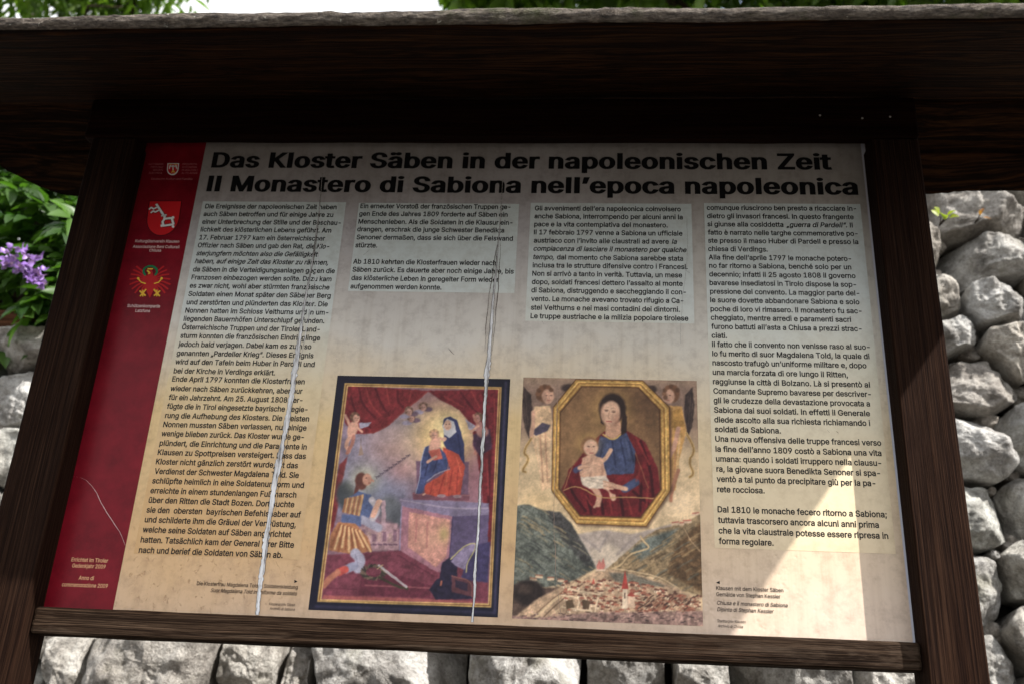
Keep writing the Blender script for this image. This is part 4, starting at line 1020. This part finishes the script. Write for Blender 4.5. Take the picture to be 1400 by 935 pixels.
for pts in ([(92,250),(62,300),(88,320),(58,362),(72,366)], [(628,232),(660,290),(634,330),(656,372),(640,384)]): P.line(pts, 9, (202,164,96), 3); P.line(pts, 3, (140,104,60), 2)
# valley
rr = random.Random(9)
P.poly([(250,580),(350,566),(440,580),(520,560),(580,545),(560,650),(400,705),(320,700),(270,640)], (176,160,150), 8, .12); P.poly([(290,640),(360,612),(430,650),(390,705),(320,700)], (206,188,168), 16, .1)
P.folds([[(270,590),(330,640)],[(360,575),(330,630)],[(450,590),(390,650)],[(510,575),(430,640)]], (150,138,136), 9, .6)
P.poly([(30,482),(80,478),(140,500),(190,505),(232,548),(262,600),(300,664),(318,704),(250,738),(150,764),(20,764)], (100,106,98), 5, .4); P.poly([(140,500),(190,505),(232,548),(262,600),(312,690),(280,690),(200,600)], (72,70,70), 9, .4)
P.poly([(350,704),(400,660),(470,600),(520,566),(600,548),(690,506),(694,800),(600,770),(520,730),(420,716)], (150,126,92), 5, .4); P.poly([(590,620),(650,560),(692,530),(694,790),(640,760),(560,716)], (104,78,52), 14, .4); P.poly([(430,640),(500,590),(600,560),(560,620),(470,670)], (104,112,106), 12, .4)
for k in range(150):
    x = rr.uniform(34, 300); y = rr.uniform(486, 750); yl = 478+max(0, x-150)*1.35
    if y < yl+8: continue
    L = rr.uniform(16, 52); P.line([(x,y),(x+L*.5,y+L*.22),(x+L,y+L*.62)], rr.uniform(2,6), rr.choice([(72,76,72),(140,134,110),(164,142,104),(88,94,90),(62,66,66),(122,126,114)]), 3.5, .7)
for k in range(150):
    x = rr.uniform(400, 690); y = rr.uniform(520, 770); yl = 712-(x-350)*.62
    if y < max(yl, 512)+10 or y > 712+(x-400)*.25: continue
    L = rr.uniform(16, 56); P.line([(x,y),(x-L*.5,y+L*.25),(x-L,y+L*.6)], rr.uniform(2,6), rr.choice([(100,84,62),(176,146,100),(126,108,84),(86,68,50),(160,132,92),(104,108,98)]), 3.5, .7)
P.line([(470,588),(482,606),(504,630),(460,640),(430,652),(400,690),(372,700)], 6, (212,180,132), 3); P.line([(380,700),(460,712),(540,730),(604,770)], 5, (206,176,136), 2); P.line([(620,560),(640,600),(676,640)], 4, (190,156,116), 2, .8)
for x, y, w in ((590,546,22),(630,540,26),(660,514,20),(612,548,12)): P.line([(x-w/2,y),(x+w/2,y-2)], 7, (214,180,150), 2); P.line([(x-w/2,y-6),(x+w/2,y-8)], 4, (190,104,86), 2)
for x, y in ((110,728),(150,736),(186,742),(90,738)): P.line([(x,y),(x+18,y+1)], 8, (206,178,146), 2); P.line([(x-2,y-6),(x+20,y-5)], 4, (150,96,76), 2)
P.poly([(20,760),(60,744),(130,766),(190,764),(110,860),(20,880)], (84,66,58), 8, .3); P.ell(84, 784, 54, 46, (44,35,34), .3, .2); P.ell(70,770,26,18,(70,56,50),.6,.2)
P.poly([(120,800),(200,762),(290,712),(340,700),(440,716),(560,752),(660,800),(690,850),(690,900),(24,900),(24,874)], (190,156,124), 8, .3); P.poly([(360,712),(440,718),(560,760),(470,766),(380,742)], (126,118,104), 6, .3)
for k in range(7): P.line([(376+k*14,722+k*3),(440+k*18,744+k*3)], 2.5, (160,154,132) if k%2 else (92,90,80), 2, .8)
for a, w, c in (([(104,872),(180,800),(260,740),(312,706)], 10, (222,190,148)), ([(128,872),(200,806),(270,752)], 4, (120,92,72)), ([(90,872),(160,808),(220,766)], 4, (140,108,84)), ([(150,870),(214,818)], 5, (216,184,146))): P.line(a, w, c, 2)
hs = []
for k in range(330):
    x = rr.uniform(186, 668); y = rr.uniform(736, 850)
    if y < 738+max(0, x-400)*0.22 or (x < 250 and y > 806 and rr.random() < .6): continue
    hs.append((y, x))
for y, x in sorted(hs):
    w = rr.uniform(8, 17); h = rr.uniform(5, 9); P.poly([(x,y),(x+w,y+2),(x+w,y+h+3),(x,y+h)], rr.choice([(232,202,166),(214,176,140),(240,214,180),(186,140,110)]), 1.5, .2, jit=.3)
    P.poly([(x-2,y+1),(x+4,y-h*.75),(x+w+2,y-h*.55+2),(x+w,y+3)], rr.choice([(176,98,78),(150,84,66),(122,78,64),(190,118,92),(110,72,60)]), 1.5, .2, jit=.3)
    P.line([(x+w*.35,y+h*.5),(x+w*.35+1,y+h*.8)], 2, (90,62,54), 1, .8)
for pts in ([(196,792),(262,800),(250,842)], [(270,780),(300,850)], [(322,800),(312,850)], [(200,832),(300,848)], [(220,770),(330,790)]): P.line(pts, 6, (236,206,168), 2)
P.poly([(210,812),(236,806),(240,836),(214,840)], (104,82,60), 3); P.poly([(268,806),(296,812),(292,840),(270,836)], (96,74,56), 3)
P.poly([(408,768),(424,768),(426,838),(406,838)], (238,212,182), 2, jit=.2); P.poly([(404,770),(416,704),(428,770)], (190,66,58), 2, jit=.2); P.line([(415,785),(416,800)], 4, (110,80,70), 1.5); P.poly([(426,792),(450,796),(450,836),(426,834)], (224,186,156), 2); P.poly([(424,794),(436,776),(454,798)], (176,74,62), 2)
P.poly([(300,752),(306,732),(312,752)], (196,84,70), 2); P.poly([(318,692),(326,668),(334,680),(342,664),(348,690),(340,706),(322,706)], (214,124,112), 3); P.line([(318,704),(346,706)], 6, (230,200,170), 2)
P.poly([(24,862),(120,868),(300,852),(480,850),(690,846),(690,900),(24,900)], (156,122,112), 8, .4)
for k in range(110): x = rr.uniform(40, 680); y = rr.uniform(848, 894); P.line([(x,y),(x+rr.uniform(5,16),y+rr.uniform(-4,4))], 3.5, rr.choice([(84,62,62),(206,168,150),(66,52,54),(176,126,114),(120,90,84)]), 2)
for k in range(80): x = rr.uniform(462, 664); y = rr.uniform(798, 850); P.line([(x,y),(x+12,y-9)], 3.5, rr.choice([(84,56,48),(140,92,72),(70,50,46),(176,130,100)]), 1.5)
# octagonal gilt frame
o8 = [(245,45),(478,50),(571,142),(575,430),(490,556),(248,546),(161,430),(167,142)]; i8 = [(268,73),(460,76),(533,152),(537,428),(468,521),(262,515),(190,424),(195,160)]
def lerp8(t_): return [(a[0]+(b[0]-a[0])*t_, a[1]+(b[1]-a[1])*t_) for a, b in zip(o8, i8)]
P.poly([(x+5, y+7) for x, y in o8], (70,48,40), 10, 0, .6); 
for t_, c in ((0,(96,62,34)),(.10,(196,146,70)),(.30,(226,182,98)),(.45,(168,116,52)),(.6,(212,162,82)),(.82,(118,76,38)),(.95,(60,38,26))): P.poly(lerp8(t_), c, 2.5, .28, jit=.25, seed=int(t_*100))
P.poly(i8, (128,92,60), 2, .15, jit=.2); IN = np.clip(0.5-P.sdf(i8, .2)/2, 0, 1); KEEP = P.C.copy()
P.glow(290, 260, 130, 160, (156,116,74), .8); P.glow(480, 130, 90, 60, (96,66,46), .7)
# a mother in a crimson cloak, an infant seated on her arm
P.glow(372, 150, 70, 70, (206,162,86), .9)
P.poly([(300,262),(344,226),(420,222),(486,262),(528,350),(540,440),(470,524),(262,518),(196,426),(232,350)], (112,26,32), 5, .25)
P.folds([[(470,260),(506,360),(512,450)],[(448,310),(474,400),(468,500)],[(230,370),(226,430),(280,500)],[(330,440),(340,510)],[(400,446),(410,515)],[(280,430),(300,510)],[(430,420),(500,480)]], (54,10,18), 10, .75); P.folds([[(456,250),(500,340)],[(254,410),(300,480)],[(360,450),(372,510)],[(496,400),(490,480)],[(420,450),(440,510)]], (160,50,46), 7, .6)
P.poly([(330,240),(372,254),(420,228),(452,296),(450,372),(340,376),(312,310)], (60,70,108), 4, .25); P.folds([[(430,260),(446,330)],[(340,270),(326,330)],[(400,256),(418,340)],[(372,262),(384,350)]], (34,40,72), 6, .7); P.folds([[(416,250),(434,320)],[(356,268),(352,330)]], (92,104,142), 4, .5)
P.poly([(350,196),(398,190),(406,228),(376,254),(346,238)], (206,154,124), 4); P.line([(340,236),(374,258),(412,228)], 5, (210,172,96), 2)
P.ell(372, 146, 47, 52, (50,34,30), .22, 0, 1, .15); P.poly([(410,140),(424,176),(422,226),(402,240),(404,190)], (48,32,28), 5); P.poly([(328,150),(332,196),(344,206),(340,160)], (54,36,30), 4)
P.ell(366, 162, 33, 42, (222,174,144), .22, .05, 1, .18); P.glow(356, 150, 22, 18, (238,196,166), .6); P.glow(384, 186, 16, 20, (190,132,108), .6); P.line([(338,118),(366,108),(398,126)], 5, (40,28,28), 3, .7)
for x, y in ((352,154),(377,158)): P.ell(x, y, 6.5, 2.6, (96,66,54), .7, 0, .9); P.line([(x-7,y-4),(x,y-6),(x+7,y-3)], 1.8, (140,98,78), 2, .7); P.line([(x-8,y-11),(x,y-13),(x+8,y-10)], 1.6, (130,92,74), 2, .6)
P.poly([(330,150),(342,130),(346,190),(356,208),(342,204)], (168,118,94), 8, 0, .45); P.poly([(392,150),(398,170),(388,200),(376,206),(386,180)], (176,122,98), 8, 0, .5)
P.line([(362,156),(356,178),(363,181)], 2.2, (180,124,100), 2, .9); P.line([(352,191),(369,193)], 4, (176,84,76), 2); P.line([(354,198),(366,199)], 2, (190,136,112), 2, .7)
# infant
P.glow(290, 268, 44, 40, (206,162,86), .8)
P.poly([(268,318),(300,304),(336,318),(352,376),(340,420),(292,424),(266,386)], (216,166,136), 5, .1); P.folds([[(300,320),(296,380)],[(338,340),(336,400)]], (178,124,102), 7, .6); P.glow(296, 350, 18, 30, (232,186,156), .7)
P.ell(294, 276, 30, 32, (150,104,68), .25); P.ell(298, 282, 25, 28, (226,178,148), .22, .05); P.glow(288, 290, 12, 10, (226,150,128), .6)
for x in (290, 308): P.ell(x, 278, 4, 2.2, (96,66,56), .7, 0, .9)
P.line([(301,280),(303,290)], 2, (186,132,108), 2, .8); P.line([(295,300),(307,300)], 3, (176,84,76), 2)
P.line([(334,330),(352,318),(366,290)], 14, (218,168,138), 4); P.line([(272,336),(262,372),(280,394)], 13, (206,154,126), 4)
P.line([(330,408),(366,420),(376,456)], 20, (216,166,136), 5); P.line([(300,414),(330,446),(322,478)], 19, (206,154,126), 5); P.line([(322,478),(310,486)], 10, (206,154,126), 4)
P.poly([(262,384),(352,378),(368,414),(330,424),(270,420)], (214,196,176), 5, .12); P.folds([[(280,392),(340,408)],[(300,388),(350,394)]], (160,140,124), 4, .6)
# her arms and hands
P.line([(472,330),(462,394),(410,430),(380,424)], 36, (118,28,34), 6, 1, .2); P.line([(452,402),(416,424)], 28, (62,72,112), 5, 1, .2); P.line([(470,350),(456,396)], 8, (160,54,48), 5, .6)
P.line([(418,424),(390,418),(366,410)], 16, (214,164,134), 4)
for k in range(4): P.line([(374,406+k*6),(342,398+k*8)], 5.5, (220,172,142) if k%2 else (200,148,120), 2)
P.line([(236,366),(232,410),(276,432)], 32, (108,24,30), 6, 1, .2); P.line([(246,360),(262,350)], 20, (62,72,112), 5, .9); P.line([(258,352),(276,346)], 14, (214,164,134), 4)
for k in range(4): P.line([(272,340+k*6),(292,334+k*8)], 5, (218,170,140) if k%2 else (196,146,118), 2)
P.line([(204,430),(250,410),(330,458),(420,452),(520,458)], 4, (196,156,92), 2, .85); P.line([(232,352),(206,424)], 3, (190,150,90), 2, .7); P.line([(452,300),(496,420)], 3, (190,150,90), 2, .5)
P.C = KEEP*(1-IN[..., None])+P.C*IN[..., None]
P.build('picture', 0.98, 'gold octagon with a cloaked mother and infant above a valley town')

# cracks in the cover film ----------------------------------------------
def ribbon(pts, widths, name, seed, rim=True, mats=None):
    """torn strip following pixel points; widths in photograph pixels"""
    r_ = random.Random(seed); mb = MB(); P_ = []
    for (u, v), w in zip(pts, widths): p = at(u, v); P_.append((p[0], p[2], w*0.00098))
    n = 220; L = len(P_)-1; row = []
    for k in range(n+1):
        t_ = k/n*L; i = min(int(t_), L-1); f = t_-i; f = f*f*(3-2*f) if False else f
        x = P_[i][0]*(1-f)+P_[i+1][0]*f; z = P_[i][1]*(1-f)+P_[i+1][1]*f; w = P_[i][2]*(1-f)+P_[i+1][2]*f
        j1 = mnoise.fractal(Vector((z*170, seed, 0)), .7, 2.1, 4); j2 = mnoise.fractal(Vector((z*170, seed, 7)), .7, 2.1, 4); c = mnoise.fractal(Vector((z*30, seed, 3)), .8, 2, 4)*0.0009
        w *= 0.82+0.5*mnoise.noise(Vector((z*22, seed, 11)))
        row.append((x+c-w*(.5+.26*j1), x+c+w*(.5+.26*j2), z, w))
    layers = ((0, E4+0.0001, 0.0), (1, E4+0.0003, 0.0006)) if rim else ((0, E4+0.0001, 0.0),)
    for mi, y, g in layers:
        mb.mi = mi; V = []; F = []
        for a, b, z, w in row: V += [(min(a, b)-g, y, z), ((a+b)/2, y-(0.0012 if mi == 0 else 0)*min(1, w/0.012), z), (max(a, b)+g*.8, y, z)]
        for k in range(n): F += [(3*k, 3*k+3, 3*k+4, 3*k+1), (3*k+1, 3*k+4, 3*k+5, 3*k+2)]
        mb.add(V, F)
    return mb.build(name, mats or [M['crack'], M['crack_rim']], panel)
A = [(441,238),(438.5,268),(435.5,300),(431,330),(427,360),(421,392),(415,425),(411,455),(407,480),(403,510),(397,552),(391,585),(384,620),(377,654),(371.5,690),(365,730),(360,770),(356.5,795),(354,815),(352,840)]
ribbon(A, [.4,.6,.9,1.4,2.2,3,4,6,9,11,10,11,10.5,11,10,9.5,9,8,7.5,6], 'crack', 1)
ribbon([(437,290),(433,330),(430,350),(424,380),(420,400)], [.3,1,1,1.2,.4], 'crack', 2, False, [M['crack_rim']])
ribbon([(443,300),(437,335),(434,362),(429,395),(423,430),(417,462),(412,490)], [.3,1,1.3,1.6,1.6,1.4,.4], 'crack', 12, False)
ribbon([(398,556),(394,600),(387,640),(381,668),(376,700)], [.3,1,.8,1,.3], 'crack', 13, False, [M['crack_rim']])
B = [(687,246),(686,272),(684,306),(682,325),(680,350),(678,375),(675,400),(672,440),(669,480),(666,512),(663,552),(660,612),(656.6,668),(654,725),(650,773),(647.6,829),(646,850)]
ribbon(B, [.4,.6,.9,1.4,1.8,2.4,3.4,5.5,8,8.5,6,5,4.5,4.5,4,3.8,5], 'crack', 3)
ribbon([(684,318),(678,345),(674,375),(669,402),(665,440),(663,480)], [.4,1,1.2,1.2,1.2,.4], 'crack', 4, False, [M['crack_rim']])
ribbon([(685,330),(683,360),(681,395),(678,430),(673,480)], [.4,1.2,1.4,1.3,.4], 'crack', 5, False, [M['crack_rim']])
ribbon([(97,651),(110,652.5),(118,656),(126,664),(133,674),(139,687),(146,700),(155,713),(164,727),(168,736),(171.5,745)], [.4,1,1,1.3,1.8,1.2,1.3,1.5,1,.9,.4], 'crack', 6, False, [plain('pale_scratch', tuple(lin((206,170,170))), .4)])
ribbon([(939,300),(940,340),(938,372),(934,400),(931,436),(930,470)], [.5,.5,.6,.5,.5,.4], 'crack', 7, False, [plain('grey_scratch', tuple(lin((140,140,138))), .4)])
ribbon([(763,520),(760,620),(757,700),(760,780),(766,840)], [.9,.8,.7,.8,.9], 'crack', 8, False, [plain('film_crease', tuple(lin((150,128,112))), .4)])

dark = plain('dark_scuff', tuple(lin((58,52,48))), .6)
for k, pts in enumerate(([(613,476),(617,481),(621,485)], [(741,439),(743.5,443)], [(1143,589),(1146,592)], [(497,350),(505,343)], [(460,491),(461.5,492)], [(937,370),(943,374)], [(1131,588),(1134,591)])):
    ribbon(pts, [.5]+[1.3]*(len(pts)-2)+[.7], 'scuff', 30+k, False, [dark])
# nail heads in the top rail
nail = plain('nail_steel', (0.30, 0.29, 0.28), 0.35)
for u, v in ((1121,158),(1179,162),(1217,160)):
    p = at(u, v, -0.0535); mb = MB(); n = 10
    ring = [(p[0]+0.0022*math.cos(2*math.pi*k/n), -0.0532, p[2]+0.0022*math.sin(2*math.pi*k/n)) for k in range(n)]
    top = [(p[0]+(a-p[0])*.6, -0.0546, p[2]+(c-p[2])*.6) for a, b, c in ring]
    mb.add(ring+top, [(k, (k+1)%n, n+(k+1)%n, n+k) for k in range(n)]+[tuple(range(n, 2*n))]); mb.build('nail', nail, board)
